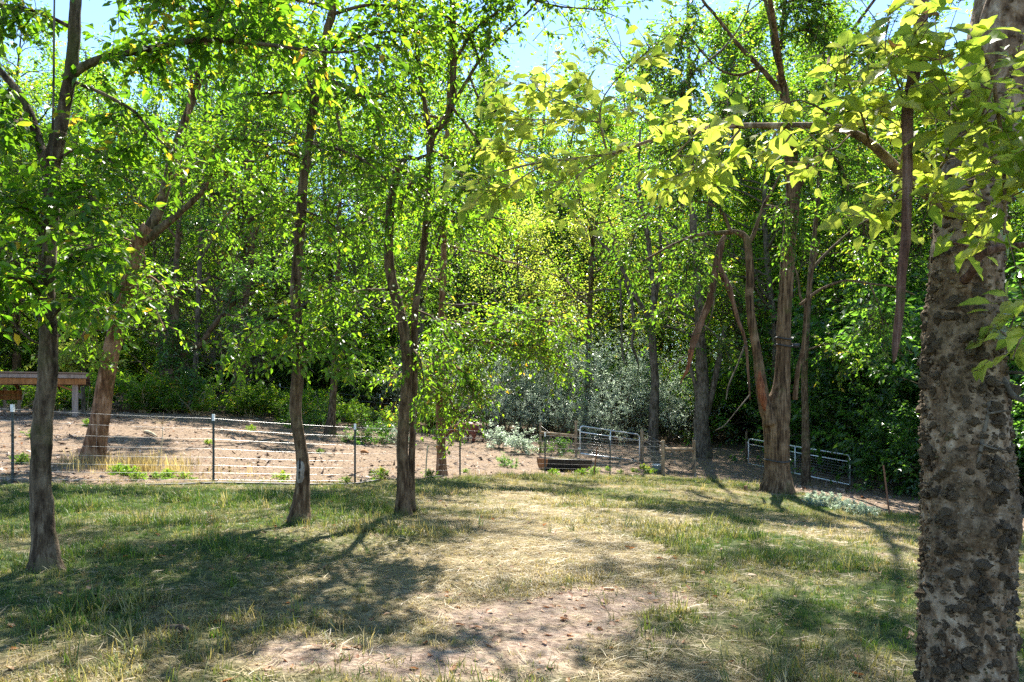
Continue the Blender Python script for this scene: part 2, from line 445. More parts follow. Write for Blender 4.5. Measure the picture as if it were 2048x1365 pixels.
def ground():
    def axis(lo, hi, st, far, g=1.13):
        a_ = list(np.arange(lo, hi + 1e-6, st)); s_ = st
        b_ = [a_[-1]]
        while b_[-1] < far: s_ *= g; b_.append(b_[-1] + s_)
        s_ = st; c_ = [a_[0]]
        while c_[-1] > -(far if lo < 0 else 60): s_ *= g; c_.append(c_[-1] - s_)
        return np.array(sorted(set(np.round(c_[1:] + a_ + b_[1:], 4))))
    xs = axis(-13, 15, .13, 320); ys = axis(2.5, 26, .11, 330)
    X, Y = np.meshgrid(xs, ys)
    Z = gz(X.ravel(), Y.ravel()).reshape(X.shape) if X.size < 4e5 else None
    V = np.stack([X, Y, Z], -1).reshape(-1, 3)
    x, y = V[:, 0], V[:, 1]
    lw, wd, br, dr = lawnness(x, y), woodness(x, y), bareness(x, y), dryness(x, y)
    nx, ny = len(xs), len(ys)
    i = np.arange(ny - 1)[:, None] * nx; j = np.arange(nx - 1)[None]
    Q = np.stack([i + j, i + j + 1, i + j + nx + 1, i + j + nx], -1).reshape(-1, 4)
    cx = V[Q].mean(1); dl = cx[:, 1] - yedge(cx[:, 0]); dw = cx[:, 1] - ywood(cx[:, 0])
    m, nt, bs, out = newmat('ground')
    A = lambda k: N(nt, 'ShaderNodeAttribute', attribute_name=k).outputs['Fac']
    geo = N(nt, 'ShaderNodeNewGeometry').outputs['Position']
    nb = noise_n(nt, geo, 1.7, 5); nf = noise_n(nt, geo, 26, 5, .7); nm = noise_n(nt, geo, 7, 4, .65)
    vo = N(nt, 'ShaderNodeTexVoronoi'); vo.inputs['Scale'].default_value = 34; nt.links.new(geo, vo.inputs['Vector'])
    soil = ramp(nt, nf, [(.28, (.075, .047, .031)), (.5, (.185, .132, .088)), (.75, (.31, .235, .165))])
    chips = ramp(nt, vo.outputs['Color'], [(.1, (.06, .034, .018)), (.45, (.175, .118, .074)), (.9, (.33, .25, .17))])
    pad = mixc(nt, maprange(nt, nm, .35, .65, .1, .75), soil, chips)
    pad = mixc(nt, maprange(nt, nb, .52, .72, 0, .55), pad, (.12, .088, .07))
    nf2 = N(nt, 'ShaderNodeMath', operation='MULTIPLY_ADD'); nt.links.new(noise_n(nt, geo, 11, 4, .7), nf2.inputs[0]); nf2.inputs[1].default_value = .8
    nsub = N(nt, 'ShaderNodeMath', operation='SUBTRACT'); nt.links.new(nf, nf2.inputs[2]); nt.links.new(nf2.outputs[0], nsub.inputs[0]); nsub.inputs[1].default_value = .4
    nf = nsub.outputs[0]
    thatch = ramp(nt, nf, [(.28, (.055, .040, .020)), (.5, (.20, .155, .085)), (.75, (.38, .31, .19))])
    green = ramp(nt, nf, [(.28, (.014, .026, .007)), (.52, (.040, .066, .014)), (.76, (.12, .125, .05))])
    lawn = mixc(nt, A('dry'), green, thatch)
    lsoil = mixc(nt, maprange(nt, nm, .4, .7, 0, .5), ramp(nt, nf, [(.28, (.12, .078, .054)), (.5, (.29, .21, .16)), (.76, (.44, .345, .27))]), thatch)
    lawn = mixc(nt, A('bare'), lawn, lsoil)
    wood = ramp(nt, nf, [(.3, (.06, .04, .025)), (.55, (.14, .095, .06)), (.8, (.25, .18, .12))])
    c = mixc(nt, A('lawn'), pad, lawn)
    c = mixc(nt, A('wood'), c, wood)
    nt.links.new(c, bs.inputs['Base Color'])
    bs.inputs['Roughness'].default_value = .95; bs.inputs['Specular IOR Level'].default_value = .15
    bump(nt, nf, 1.0, .05, bs)
    for nm_, sel in (('lawn', dl < 0), ('paddock_ground', (dl >= 0) & (dw < 0)), ('woodland_floor', (dl >= 0) & (dw >= 0))):
        q = Q[sel]; u, inv = np.unique(q, return_inverse=True)
        me = mesh(nm_, V[u], inv.reshape(-1, 4), None, True, dict(lawn=lw[u], wood=wd[u], bare=br[u], dry=dr[u]), (m,))
        tag(part(nm_, me), kind='structure')
    return m
M['ground'] = ground()

# ------------------------------------------------------------------ leaves
T_RHOMB = (np.array([(0, 0, 0), (.45, .5, .10), (1, 0, -.06), (.45, -.5, .10)]), np.array([(0, 1, 2), (0, 2, 3)]))
T_LEAF6 = (np.array([(0, 0, 0), (.28, .45, .07), (.62, .40, .05), (1, 0, -.14), (.62, -.40, .05), (.28, -.45, .07), (.45, 0, -.02)]),
           np.array([(0, 1, 6), (1, 2, 6), (2, 3, 6), (3, 4, 6), (4, 5, 6), (5, 0, 6)]))

class Leaves:
    def __init__(s): s.p, s.d, s.n, s.z, s.t, s.asp = [], [], [], [], [], []
    def add(s, p, d, n, z, t, asp=.5):
        s.p.append(p); s.d.append(d); s.n.append(n); s.z.append(z); s.t.append(t); s.asp.append(np.full(len(p), asp))
    def count(s): return sum(len(a_) for a_ in s.p)
    def arrays(s):
        p, d, n, z, t, w = (np.concatenate(k) for k in (s.p, s.d, s.n, s.z, s.t, s.asp))
        d = norm(d); side = norm(np.cross(d, n)); n = np.cross(side, d)
        return p, d, side, n, z, t, w
    def mesh(s, name, mat, off=(0, 0, 0), tmpl=T_RHOMB):
        p, d, side, n, z, t, w = s.arrays()
        tv, tf = tmpl
        k = len(tv)
        V = (p - np.asarray(off))[:, None] + z[:, None, None] * (d[:, None] * tv[None, :, 0, None] + side[:, None] * (tv[None, :, 1, None] * w[:, None, None]) + n[:, None] * tv[None, :, 2, None])
        Tt = (np.arange(len(p))[:, None, None] * k + tf[None]).reshape(-1, 3)
        return mesh(name, V.reshape(-1, 3), None, Tt, False, dict(tint=np.repeat(t, k)), (mat,))

def spray_leaves(rng, L, p, d, length, n, size, droop=.35, spread=.75, tint=None, asp=.5, upn=1.0, lat=0.05):
    """n leaves alternating along each of the twigs that start at p (N,3) and run along d (N,3)"""
    p, d = np.asarray(p, float), norm(d); length = np.asarray(length, float) * np.ones(len(p))
    Nn = len(p)
    side = norm(np.cross(d, np.array((0, 0, 1.0)) + rng.normal(0, .25, (Nn, 3))))
    t = (np.arange(n)[None] + rng.uniform(.2, 1.0, (Nn, n))) / n
    sg = np.where(np.arange(n) % 2 == 0, 1.0, -1.0)[None]
    pos = p[:, None] + d[:, None] * (t * length[:, None])[..., None]
    pos[..., 2] -= .35 * droop * length[:, None] * t ** 2
    pos = pos + rng.normal(0, 1, pos.shape) * (lat * length[:, None, None])
    dr = d[:, None] * .55 + side[:, None] * (sg * spread)[..., None] + rng.normal(0, .28, pos.shape)
    dr[..., 2] -= droop
    nn = np.array((0, 0, upn)) + rng.normal(0, .52, pos.shape)
    zz = size * rng.uniform(.65, 1.2, (Nn, n))
    cl = rng.normal(0, .12, Nn)[:, None] + rng.beta(2.2, 2.2, (Nn, n)) * .9 + .05 if tint is None else tint + rng.normal(0, .13, (Nn, n))
    L.add(pos.reshape(-1, 3), dr.reshape(-1, 3), nn.reshape(-1, 3), zz.ravel(), np.clip(cl, 0, .995).ravel(), asp)

def twig_prisms(geo, p, d, length, r, droop=.35):
    p, d = np.asarray(p, float), norm(d); Nn = len(p); length = np.asarray(length, float) * np.ones(Nn)
    u = norm(np.cross(d, (0.1, .2, 1.0))); w = np.cross(d, u)
    rings = []
    for t, k in ((0, 1.0), (.5, .7), (1, .3)):
        c = p + d * (t * length)[:, None]; c[:, 2] -= .35 * droop * length * t * t
        rr = (np.asarray(r) * k * np.ones(Nn))[:, None]
        rings.append(np.stack([c + rr * u, c + rr * (-.5 * u + .87 * w), c + rr * (-.5 * u - .87 * w)], 1))
    V = np.stack(rings, 1).reshape(-1, 3)
    q = np.array([(0, 1, 4, 3), (1, 2, 5, 4), (2, 0, 3, 5), (3, 4, 7, 6), (4, 5, 8, 7), (5, 3, 6, 8)])
    geo.add(V, (np.arange(Nn)[:, None, None] * 9 + q[None]).reshape(-1, 4))

def perp(rng, d):
    v = rng.normal(0, 1, 3); v -= d * np.dot(v, d); return norm(v)

def grow(rng, p, d, L, r, lvl, maxl, tubes, sprays, up=.1, wander=.3, kids=(4, 6), shrink=(.42, .62), nsp=4, spl=.35, start=.3):
    n = 5; pts, rs, ds = [np.array(p, float)], [r], [norm(d)]
    d = norm(d)
    for i in range(n):
        d = norm(d + rng.normal(0, wander, 3) * .5 + np.array((0, 0, up)))
        pts.append(pts[-1] + d * L / n); rs.append(r * (1 - .72 * (i + 1) / n)); ds.append(d)
    tubes.append((np.array(pts), np.array(rs), lvl))
    def at(t):
        f = t * n; i = min(int(f), n - 1)
        return pts[i] + (pts[i + 1] - pts[i]) * (f - i), ds[i + 1], rs[i]
    if lvl == maxl:
        for k in range(nsp):
            q, dd, _ = at(rng.uniform(.25, 1.0))
            sprays.append((q, norm(dd + perp(rng, dd) * rng.uniform(.3, 1.1)), L * spl * rng.uniform(.7, 1.3)))
        sprays.append((pts[-1], d, L * spl))
    else:
        for k in range(rng.integers(kids[0], kids[1] + 1)):
            q, dd, rr = at(rng.uniform(start, 1.0))
            grow(rng, q, norm(dd + perp(rng, dd) * rng.uniform(.55, 1.2)), L * rng.uniform(*shrink), rr * .6, lvl + 1, maxl, tubes, sprays, up, wander, kids, shrink, nsp, spl, start)
        grow(rng, pts[-1], d, L * shrink[1], rs[-1], lvl + 1, maxl, tubes, sprays, up, wander, kids, shrink, nsp, spl, start)

# ------------------------------------------------------------------ a tree drawn limb by limb
class Tree:
    def __init__(s, name, label, base, cat='tree', bark='bark_dark', leaf='leaf_green', seed=1, group=None, leafsize=.1, tmpl=T_RHOMB):
        s.base = np.asarray(base, float); s.rng = np.random.default_rng(seed); s.seed = seed
        s.root = thing(name, label, cat, s.base, group)
        s.bark, s.leaf, s.ls, s.tmpl, s.ws = bark, leaf, leafsize, tmpl, 1.0
        s.L, s.tw = Leaves(), Geo()
    def stem(s, name, rows, d, sides=14, step=.06, amp=.10, freq=7, flare=0.0, bark=None, ridges=0.0, label=None):
        """rows: (px, py, width px[, distance])"""
        pts = np.array([P(r[0], r[1], r[3] if len(r) > 3 else d) for r in rows])
        rad = np.array([r[2] / 2 / F * (r[3] if len(r) > 3 else d) for r in rows]) * s.ws
        g = Geo().tube(pts, rad, sides, step=step, amp=amp, freq=freq, seed=s.seed, flare=flare, ridges=ridges)
        o = part(name, g.mesh(name, (M[bark or s.bark],), s.base), s.root, label=label)
        return resample(pts, rad, .1)
    def bough(s, rows, d, nsp, ln, nl=9, size=None, start=.15, tube_it=True, droop=.35, name='limb', flat=.5, tint=None, fan=1.0):
        pts = np.array([P(r[0], r[1], r[3] if len(r) > 3 else d) for r in rows])
        rad = np.array([r[2] / 2 / F * (r[3] if len(r) > 3 else d) for r in rows])
        pts, rad = resample(pts, rad, .08)
        if tube_it:
            part(name, Geo().tube(pts, rad, 7, amp=.12, freq=9, seed=s.seed).mesh(name, (M[s.bark],), s.base), s.root)
        s.leafy(pts, nsp, ln, nl, size, start, droop, flat, tint, fan)
        return pts, rad
    def leafy(s, pts, nsp, ln, nl=9, size=None, start=.15, droop=.35, flat=.5, tint=None, fan=1.0):
        rng = s.rng
        i = np.clip((rng.uniform(start, 1.0, nsp) * (len(pts) - 1)), 0, len(pts) - 2).astype(int)
        dd = norm(pts[i + 1] - pts[i])
        v = rng.normal(0, 1, (nsp, 3)); v[:, 2] *= flat
        dirs = norm(dd * .6 + norm(v) * fan)
        l = ln * rng.uniform(.55, 1.3, nsp)
        # a second order of twigs off the first
        j = np.arange(nsp)
        p2 = pts[i] + dirs * (l * rng.uniform(.3, .9, nsp))[:, None]
        v2 = rng.normal(0, 1, (nsp, 3)); v2[:, 2] *= flat
        d2 = norm(dirs * .7 + norm(v2) * .8)
        for a_, b_, c_ in ((pts[i], dirs, l), (p2, d2, l * .7)):
            twig_prisms(s.tw, a_, b_, c_, .004 * ln / .4, droop)
            spray_leaves(rng, s.L, a_, b_, c_, nl, size or s.ls, droop, tint=tint)
    def crown(s, starts, maxl=2, nl=10, size=None, kids=(4, 6), up=.12, wander=.35, nsp=4, spl=.4, sides=5, minr=.004):
        """automatic branching from (point, direction, length, radius)"""
        for (p, d, L, r) in starts:
            tubes, sp = [], []
            grow(s.rng, p, d, L, r, 0, maxl, tubes, sp, up, wander, kids, nsp=nsp, spl=spl)
            for pts, rs, lv in tubes:
                s.tw.tube(pts, np.maximum(rs, minr), 6 if lv == 0 else 4, cap=False)
            a_ = np.array([x[0] for x in sp]); b_ = np.array([x[1] for x in sp]); c_ = np.array([x[2] for x in sp])
            spray_leaves(s.rng, s.L, a_, b_, c_, nl, size or s.ls, lat=.16)
    def done(s):
        if s.tw.n: part('twigs', s.tw.mesh('twigs', (M[s.bark],), s.base), s.root, 'stuff')
        if s.L.count(): part('crown', s.L.mesh('crown', M[s.leaf], s.base, s.tmpl), s.root, 'stuff')
        return s.root
UPV = np.array((0, 0, 1.0))

def tree_at(name, label, px, d, **k):
    return Tree(name, label, gp(px, d), **k)
def rooted(t, rows, d):
    """the first row moved down onto the ground under the tree"""
    b = t.base
    r0 = rows[0]; py = HY - (b[2] - 0.06 - CAMZ) * F / b[1]
    return [(CX + b[0] / b[1] * F, py, r0[2], b[1])] + [r for r in rows if r[1] < py - 20]

# ---- the mossy trunk that stands before the shelter
t = tree_at('forked_tree', 'dark mossy trunk with a thin grey vine, standing on the lawn before the shelter', 93, 5.7, bark='bark_dark', leaf='leaf_green', seed=11, leafsize=.092, tmpl=T_LEAF6)
t.ws = 0.82
p1, r1 = t.stem('trunk', rooted(t, [(93, 1150, 62), (86, 1050, 52), (82, 950, 45), (84, 860, 46), (94, 760, 44), (98, 690, 42), (93, 600, 36), (96, 500, 40), (102, 400, 38), (104, 330, 40), (128, 220, 30), (145, 120, 28), (152, 0, 26), (168, -200, 24), (190, -500, 16, 5.9)], 5.7), 5.7, 24, .03, .18, 11, .5, ridges=.10)
t.stem('limb', [(100, 350, 30), (82, 300, 24), (58, 225, 20), (25, 170, 17), (-30, 110, 14), (-120, 0, 10), (-190, -200, 6, 5.5)], 5.7, 10, .05, .12, 10)
t.stem('vine', [(84, 520, 5), (97, 400, 6), (103, 300, 7), (107, 200, 6), (108, 60, 5), (110, -80, 4)], 5.55, 6, .06, .2, 12, bark='bark_grey')
for rows, ns in (([(130, 160, 20), (165, 135, 16), (210, 115, 15), (300, 98, 13), (400, 80, 11, 5.5), (520, 88, 8, 5.3), (660, 105, 5, 5.1), (760, 95, 3, 5)], 60),
                 ([(345, 85, 8), (372, 48, 7), (440, 28, 6), (540, 0, 4), (640, -40, 3)], 34),
                 ([(150, 165, 8), (210, 190, 7), (270, 225, 7), (300, 262, 5), (340, 300, 3)], 20),
                 ([(150, 60, 9), (90, 30, 7), (20, 12, 6), (-60, 10, 4)], 30),
                 ([(160, -60, 9), (250, -40, 7, 5.4), (380, -20, 6, 5.2), (520, -50, 4, 5)], 46),
                 ([(104, 420, 8), (140, 400, 7, 5.5), (180, 395, 5, 5.4), (215, 420, 3, 5.3)], 22),
                 ([(98, 480, 7), (60, 420, 6, 5.5), (10, 390, 5, 5.4), (-50, 380, 3, 5.3)], 26),
                 ([(95, 560, 8), (130, 520, 6, 5.5), (170, 500, 5, 5.3), (205, 490, 3, 5.2)], 22),
                 ([(95, 600, 7), (50, 560, 6, 5.5), (0, 560, 4, 5.4), (-50, 590, 3, 5.4)], 24),
                 ([(100, 640, 6), (140, 600, 5, 5.5), (180, 600, 4, 5.4), (205, 640, 3, 5.3)], 12),
                 ([(100, 330, 7), (150, 300, 6, 5.6), (190, 300, 5, 5.6), (230, 330, 3, 5.5)], 14),
                 ([(25, 170, 8), (-10, 230, 6, 5.6), (-30, 300, 4, 5.5)], 18),
                 ([(60, 230, 7), (20, 250, 6, 5.4), (-20, 260, 4, 5.3)], 16)):
    t.bough(rows, 5.7, int(ns * 1.1), .36, 7, flat=.85)
t.crown([(P(190, -500, 5.9), (.1, .1, 1), 3.2, .06), (P(170, -300, 5.8), (.9, .3, .6), 2.6, .04), (P(165, -250, 5.8), (-.6, -.5, .7), 2.6, .04), (P(-190, -200, 5.5), (-.5, 0, .9), 2.4, .03)], nl=5, size=.10)
t.done()

# ---- the leaning reddish trunk inside the paddock
t = tree_at('leaning_tree', 'reddish trunk leaning over the paddock behind the wire fence, its bark worn bare', 183, 15, bark='bark_red', leaf='leaf_bright', seed=12, leafsize=.12)
t.ws = 0.85
t.stem('trunk', rooted(t, [(183, 925, 50), (200, 840, 42), (212, 760, 38), (228, 680, 36), (246, 610, 30), (264, 540, 31), (276, 490, 34), (300, 455, 36)], 15), 15, 18, .06, .10, 5, .3)
t.stem('limb', [(296, 462, 28), (318, 420, 24), (335, 360, 22), (350, 300, 20), (370, 240, 17), (395, 170, 17), (405, 100, 12), (420, 0, 10), (440, -140, 7)], 15, 10, .08, .12, 6, bark='bark_dark')
t.stem('limb', [(290, 478, 26), (330, 450, 18), (372, 415, 14), (415, 375, 12), (450, 345, 11), (485, 326, 10), (522, 323, 6), (560, 318, 3)], 15, 9, .08, .12, 6, bark='bark_dark')
t.stem('limb', [(375, 240, 9), (380, 190, 9), (382, 140, 8), (375, 60, 6)], 14.8, 7, .1, .1, 6)
for rows, ns, dr in (([(264, 540, 7), (310, 560, 6, 14.6), (345, 600, 3, 14.3)], 26, .4), ([(245, 600, 7), (190, 640, 5, 14.5), (150, 690, 3, 14.2)], 34, .4), ([(262, 560, 6), (300, 600, 4, 14.5), (330, 660, 3, 14.2)], 14, .4),
                     ([(415, 375, 7), (430, 320, 6, 14.6), (450, 260, 4, 14.3)], 40, .3), ([(485, 326, 6), (530, 380, 5, 14.5), (560, 430, 3, 14.2)], 30, .4), ([(350, 300, 8), (300, 270, 6, 14.5), (230, 250, 4, 14.2)], 44, .3),
                     ([(335, 360, 8), (390, 330, 6, 14.5), (440, 290, 4, 14.2)], 40, .3), ([(395, 170, 8), (450, 140, 6, 14.5), (520, 130, 4, 14.2)], 46, .3), ([(400, 150, 8), (340, 120, 6, 14.5), (270, 110, 4, 14.2)], 44, .3),
                     ([(420, 20, 7), (500, 20, 6, 14.5), (570, 60, 4, 14.2)], 40, .3), ([(412, 40, 7), (340, 10, 6, 14.5), (280, 20, 4, 14.2)], 36, .3), ([(450, 345, 6), (470, 400, 5, 14.5), (440, 450, 3, 14.2)], 24, .4), ([(276, 490, 7), (215, 470, 6, 14.4), (150, 500, 4, 14)], 40, .3), ([(252, 590, 6), (200, 560, 5, 14.4), (140, 580, 3, 14)], 30, .3)):
    t.bough(rows, 15, int(ns * .85), .65, 9, droop=dr, flat=.9, fan=1.2)
t.crown([(P(440, -140, 15), (.1, -.1, 1), 4.0, .07), (P(405, 100, 15), (.7, -.4, .6), 3.4, .05), (P(410, 0, 15), (-.7, -.4, .6), 3.4, .05)], nl=5, size=.13)
t.done()

# ---- two slim trunks on the lawn
t = tree_at('slim_tree', 'single slim trunk on the lawn with a long dark split scar low down', 597, 8.5, bark='bark_brown', leaf='leaf_bright', seed=13, leafsize=.088, tmpl=T_LEAF6)
t.ws = 0.78
t.stem('trunk', rooted(t, [(596, 1052, 44), (606, 960, 35), (602, 900, 31), (592, 840, 29), (592, 790, 31), (598, 720, 31), (594, 640, 27), (591, 580, 27), (597, 500, 26), (603, 420, 27), (607, 360, 22), (620, 270, 20), (632, 180, 24), (640, 140, 22), (655, 60, 20), (668, 0, 20), (690, -250, 16), (700, -560, 9)], 8.5), 8.5, 22, .035, .13, 10, .8, ridges=.09)
g = Geo()
def onface(px, py, d, k): return P(px, py, d) - np.array((0, k, 0))
part('scar_wood', Geo().tube([onface(604, 912, 8.5, .028), onface(604, 930, 8.5, .040), onface(604, 955, 8.5, .042), onface(604, 985, 8.5, .026)], [.02, .05, .05, .02], 12, step=.03, amp=.2, freq=20).mesh('scar_wood', (M['scar_wood'],), t.base), t.root)
part('hollow', Geo().tube([onface(603, 916, 8.5, .070), onface(604, 932, 8.5, .084), onface(603, 950, 8.5, .084), onface(602, 964, 8.5, .070)], [.005, .014, .012, .004], 8, step=.02).mesh('hollow', (M['dark_rot'],), t.base), t.root)
t.stem('limb', [(628, 190, 12), (618, 165, 10), (608, 130, 8), (590, 60, 6)], 8.5, 8, .06, .1, 9)
for rows, ns, dr in (([(600, 650, 5), (560, 640, 4, 8.2), (510, 660, 3, 7.9), (470, 710, 2, 7.7)], 34, .45), ([(598, 670, 5), (640, 660, 4, 8.2), (680, 690, 3, 7.9), (700, 740, 2, 7.8)], 26, .45), ([(600, 690, 4), (590, 690, 4, 8.0), (560, 720, 2, 7.8)], 18, .5),
                     ([(612, 320, 7), (560, 300, 6, 8.2), (500, 280, 4, 8), (440, 280, 3, 7.8)], 40, .35), ([(618, 290, 7), (680, 300, 6, 8.2), (740, 330, 4, 8), (790, 380, 2, 7.9)], 40, .35), ([(634, 180, 8), (560, 185, 6, 8.2), (480, 190, 4, 8)], 40, .3),
                     ([(640, 150, 8), (700, 180, 6, 8.2), (760, 210, 4, 8)], 36, .3), ([(642, 105, 10), (700, 80, 7), (760, 66, 5), (850, 60, 3)], 44, .3), ([(640, 100, 8), (540, 90, 6), (470, 60, 4)], 34, .3), ([(604, 420, 5), (650, 440, 4, 8.2), (700, 480, 3, 8)], 22, .4), ([(600, 430, 5), (550, 420, 4, 8.2), (490, 440, 3, 8)], 24, .4),
                     ([(660, 30, 8), (740, 10, 6, 8.3), (820, 20, 4, 8.1)], 38, .3), ([(665, 20, 8), (590, 0, 6, 8.3), (500, 10, 4, 8.1)], 34, .3), ([(594, 560, 4), (640, 560, 3, 8.2), (690, 590, 2, 8)], 16, .4)):
    t.bough(rows, 8.5, int(ns * .85), .5, 8, droop=dr, flat=.95, fan=1.3)
t.crown([(P(700, -560, 8.5), (0, -.1, 1), 3.5, .05), (P(695, -350, 8.5), (.7, -.3, .6), 3.0, .04), (P(690, -250, 8.5), (-.7, -.2, .6), 3.0, .04), (P(690, -200, 8.5), (.1, -.8, .5), 2.8, .04)], nl=3, size=.10)
t.done()

t = tree_at('twin_tree', 'pair of stems grown together on the lawn, splitting into a wide fork at head height', 805, 9.5, bark='bark_brown', leaf='leaf_bright', seed=14, leafsize=.09, tmpl=T_LEAF6)
t.ws = 0.80
t.stem('trunk', rooted(t, [(803, 1026, 36), (806, 950, 30), (805, 900, 29), (809, 820, 28), (815, 750, 27), (814, 700, 30), (803, 640, 27), (788, 580, 26), (779, 530, 25), (778, 470, 23), (783, 400, 22), (795, 340, 24), (803, 322, 24)], 9.5), 9.5, 22, .035, .14, 10, .6, ridges=.09)
t.stem('trunk', [(824, 1022, 18, 9.75), (823, 940, 17, 9.7), (826, 850, 16, 9.7), (829, 760, 17, 9.65), (829, 700, 18, 9.6), (830, 630, 18, 9.55), (838, 560, 17, 9.5), (848, 480, 16, 9.5), (854, 400, 15, 9.5), (858, 320, 16, 9.5), (866, 270, 19, 9.5), (890, 240, 20, 9.5), (905, 200, 18, 9.5), (906, 120, 16, 9.5), (905, 0, 15, 9.5), (900, -250, 12, 9.5), (890, -520, 7, 9.5)], 9.6, 14, .05, .12, 8, .3)
t.stem('limb', [(862, 275, 14), (850, 210, 11), (838, 130, 11), (830, 50, 9), (825, -60, 7), (810, -250, 4)], 9.5, 8, .06, .1, 9)
t.stem('limb', [(872, 265, 12), (900, 220, 10), (935, 160, 9), (960, 120, 8), (1000, 75, 6), (1060, 20, 5), (1110, -40, 3)], 9.5, 8, .06, .1, 9)
t.stem('limb', [(803, 326, 16), (815, 315, 13), (835, 318, 10), (852, 312, 6), (868, 322, 3)], 9.4, 8, .03, .25, 14, bark='bark_grey', label='broken grey stub with splintered end')
t.stem('limb', [(833, 590, 9), (850, 545, 8), (868, 505, 7), (880, 475, 6), (890, 440, 4), (900, 380, 3)], 9.3, 7, .05, .1, 9)
for rows, ns, dr in (([(778, 580, 6), (730, 580, 5, 9.2), (680, 592, 4, 9), (610, 625, 2, 8.8)], 30, .4), ([(780, 450, 5), (740, 440, 4, 9.2), (700, 470, 2, 9)], 24, .4), ([(800, 330, 7), (760, 300, 5, 9.2), (720, 300, 3, 9)], 30, .35), ([(856, 350, 6), (820, 370, 5, 9.2), (800, 420, 3, 9)], 24, .4),
                     ([(850, 460, 6), (880, 420, 5, 9.2), (920, 430, 3, 9)], 28, .4), ([(832, 620, 5), (870, 640, 4, 9.3), (900, 690, 2, 9.1)], 16, .45), ([(845, 190, 7), (790, 180, 5, 9.3), (740, 200, 3, 9)], 34, .3), ([(838, 120, 7), (780, 90, 5, 9.3), (720, 100, 3, 9)], 30, .3), ([(940, 155, 6), (960, 200, 5, 9.3), (1000, 230, 3, 9.1)], 26, .4), ([(905, 130, 7), (950, 60, 5, 9.3), (1000, 20, 3, 9)], 30, .3),
                     ([(905, 40, 7), (860, 20, 5, 9.3), (800, 30, 3, 9)], 32, .3), ([(905, 0, 7), (980, -30, 6, 9.3), (1100, 10, 4, 9), (1210, 20, 2, 8.8)], 44, .35), ([(960, 120, 5), (930, 60, 4, 9.3), (890, 40, 2, 9.1)], 18, .3), ([(900, 210, 7), (940, 260, 5, 9.3), (980, 320, 3, 9.1)], 30, .4), ([(818, 690, 5), (840, 720, 4, 9.2), (850, 780, 2, 9.1)], 14, .5), ([(862, 300, 6), (910, 330, 5, 9.3), (940, 390, 3, 9)], 28, .4)):
    t.bough(rows, 9.5, int(ns * .95), .55, 8, droop=dr, flat=.95, fan=1.3)
t.crown([(P(890, -520, 9.5), (0, -.1, 1), 3.5, .05), (P(900, -250, 9.5), (.7, -.3, .6), 3.0, .045), (P(810, -250, 9.5), (-.6, -.2, .8), 3.0, .04), (P(1110, -40, 9.5), (.3, -.2, .8), 2.2, .03)], nl=3, size=.10)
t.done()

# ---- orange-brown trunk just inside the paddock
t = tree_at('paddock_tree', 'straight orange-brown trunk inside the paddock beside the wires, yellow-green boughs round it', 884, 18, bark='bark_red', leaf='leaf_bright', seed=15, leafsize=.125)
t.ws = 0.76
t.stem('trunk', rooted(t, [(886, 938, 28), (881, 860, 22), (878, 780, 20), (880, 700, 19), (883, 620, 17), (887, 540, 16), (888, 480, 14), (889, 400, 13), (893, 300, 12), (897, 200, 11), (900, 100, 10), (903, 0, 9), (906, -140, 6)], 18), 18, 16, .07, .10, 5, .4)
t.stem('limb', [(884, 608, 8), (920, 612, 8), (952, 609, 7), (985, 628, 6), (1010, 645, 5), (1050, 668, 3)], 17.8, 7, .08, .12, 6, bark='bark_dark')
t.stem('limb', [(889, 490, 7), (930, 500, 6), (975, 508, 5), (1005, 522, 5), (1040, 530, 4), (1085, 552, 2)], 17.8, 7, .08, .12, 6)
for rows, ns, dr in (([(882, 700, 6), (930, 680, 5, 17.4), (1000, 690, 4, 17), (1080, 690, 3, 16.8)], 70, .4), ([(880, 720, 6), (920, 740, 5, 17.4), (950, 790, 3, 17)], 46, .45), ([(884, 640, 6), (960, 650, 5, 17.4), (1060, 640, 4, 17), (1150, 650, 3, 16.7)], 60, .4), ([(880, 720, 5), (850, 740, 4, 17.4), (830, 790, 3, 17.2)], 30, .45), ([(879, 760, 5), (900, 800, 4, 17.5), (915, 830, 3, 17.3)], 26, .5),
                     ([(888, 450, 6), (940, 430, 5, 17.4), (1010, 440, 3, 17)], 46, .35), ([(890, 400, 6), (840, 380, 5, 17.4), (790, 400, 3, 17)], 40, .35), ([(894, 300, 6), (950, 290, 5, 17.4), (1000, 310, 3, 17)], 44, .35), ([(895, 240, 6), (830, 230, 5, 17.4), (760, 250, 3, 17)], 46, .35), ([(899, 150, 6), (860, 130, 5, 17.4), (800, 150, 3, 17)], 44, .35), ([(900, 120, 6), (940, 90, 5, 17.4), (970, 100, 3, 17)], 34, .35), ([(885, 560, 5), (840, 560, 4, 17.5), (800, 600, 3, 17.2)], 26, .4), ([(1040, 665, 4), (1100, 700, 3, 17.2), (1140, 740, 2, 17)], 26, .4)):
    t.bough(rows, 18, int(ns * 1.3), .85, 9, droop=dr, flat=.9, fan=1.3)
t.crown([(P(906, -140, 18), (0, -.1, 1), 4.5, .07), (P(903, 0, 18), (.8, -.5, .5), 5.0, .06), (P(905, -100, 18), (.7, .2, .6), 4.0, .05), (P(903, -40, 18), (-.6, -.3, .7), 4.0, .05)], nl=6, size=.15)  # right-hand bough lengthened above the view so its shade reaches mid-lawn
t.done()

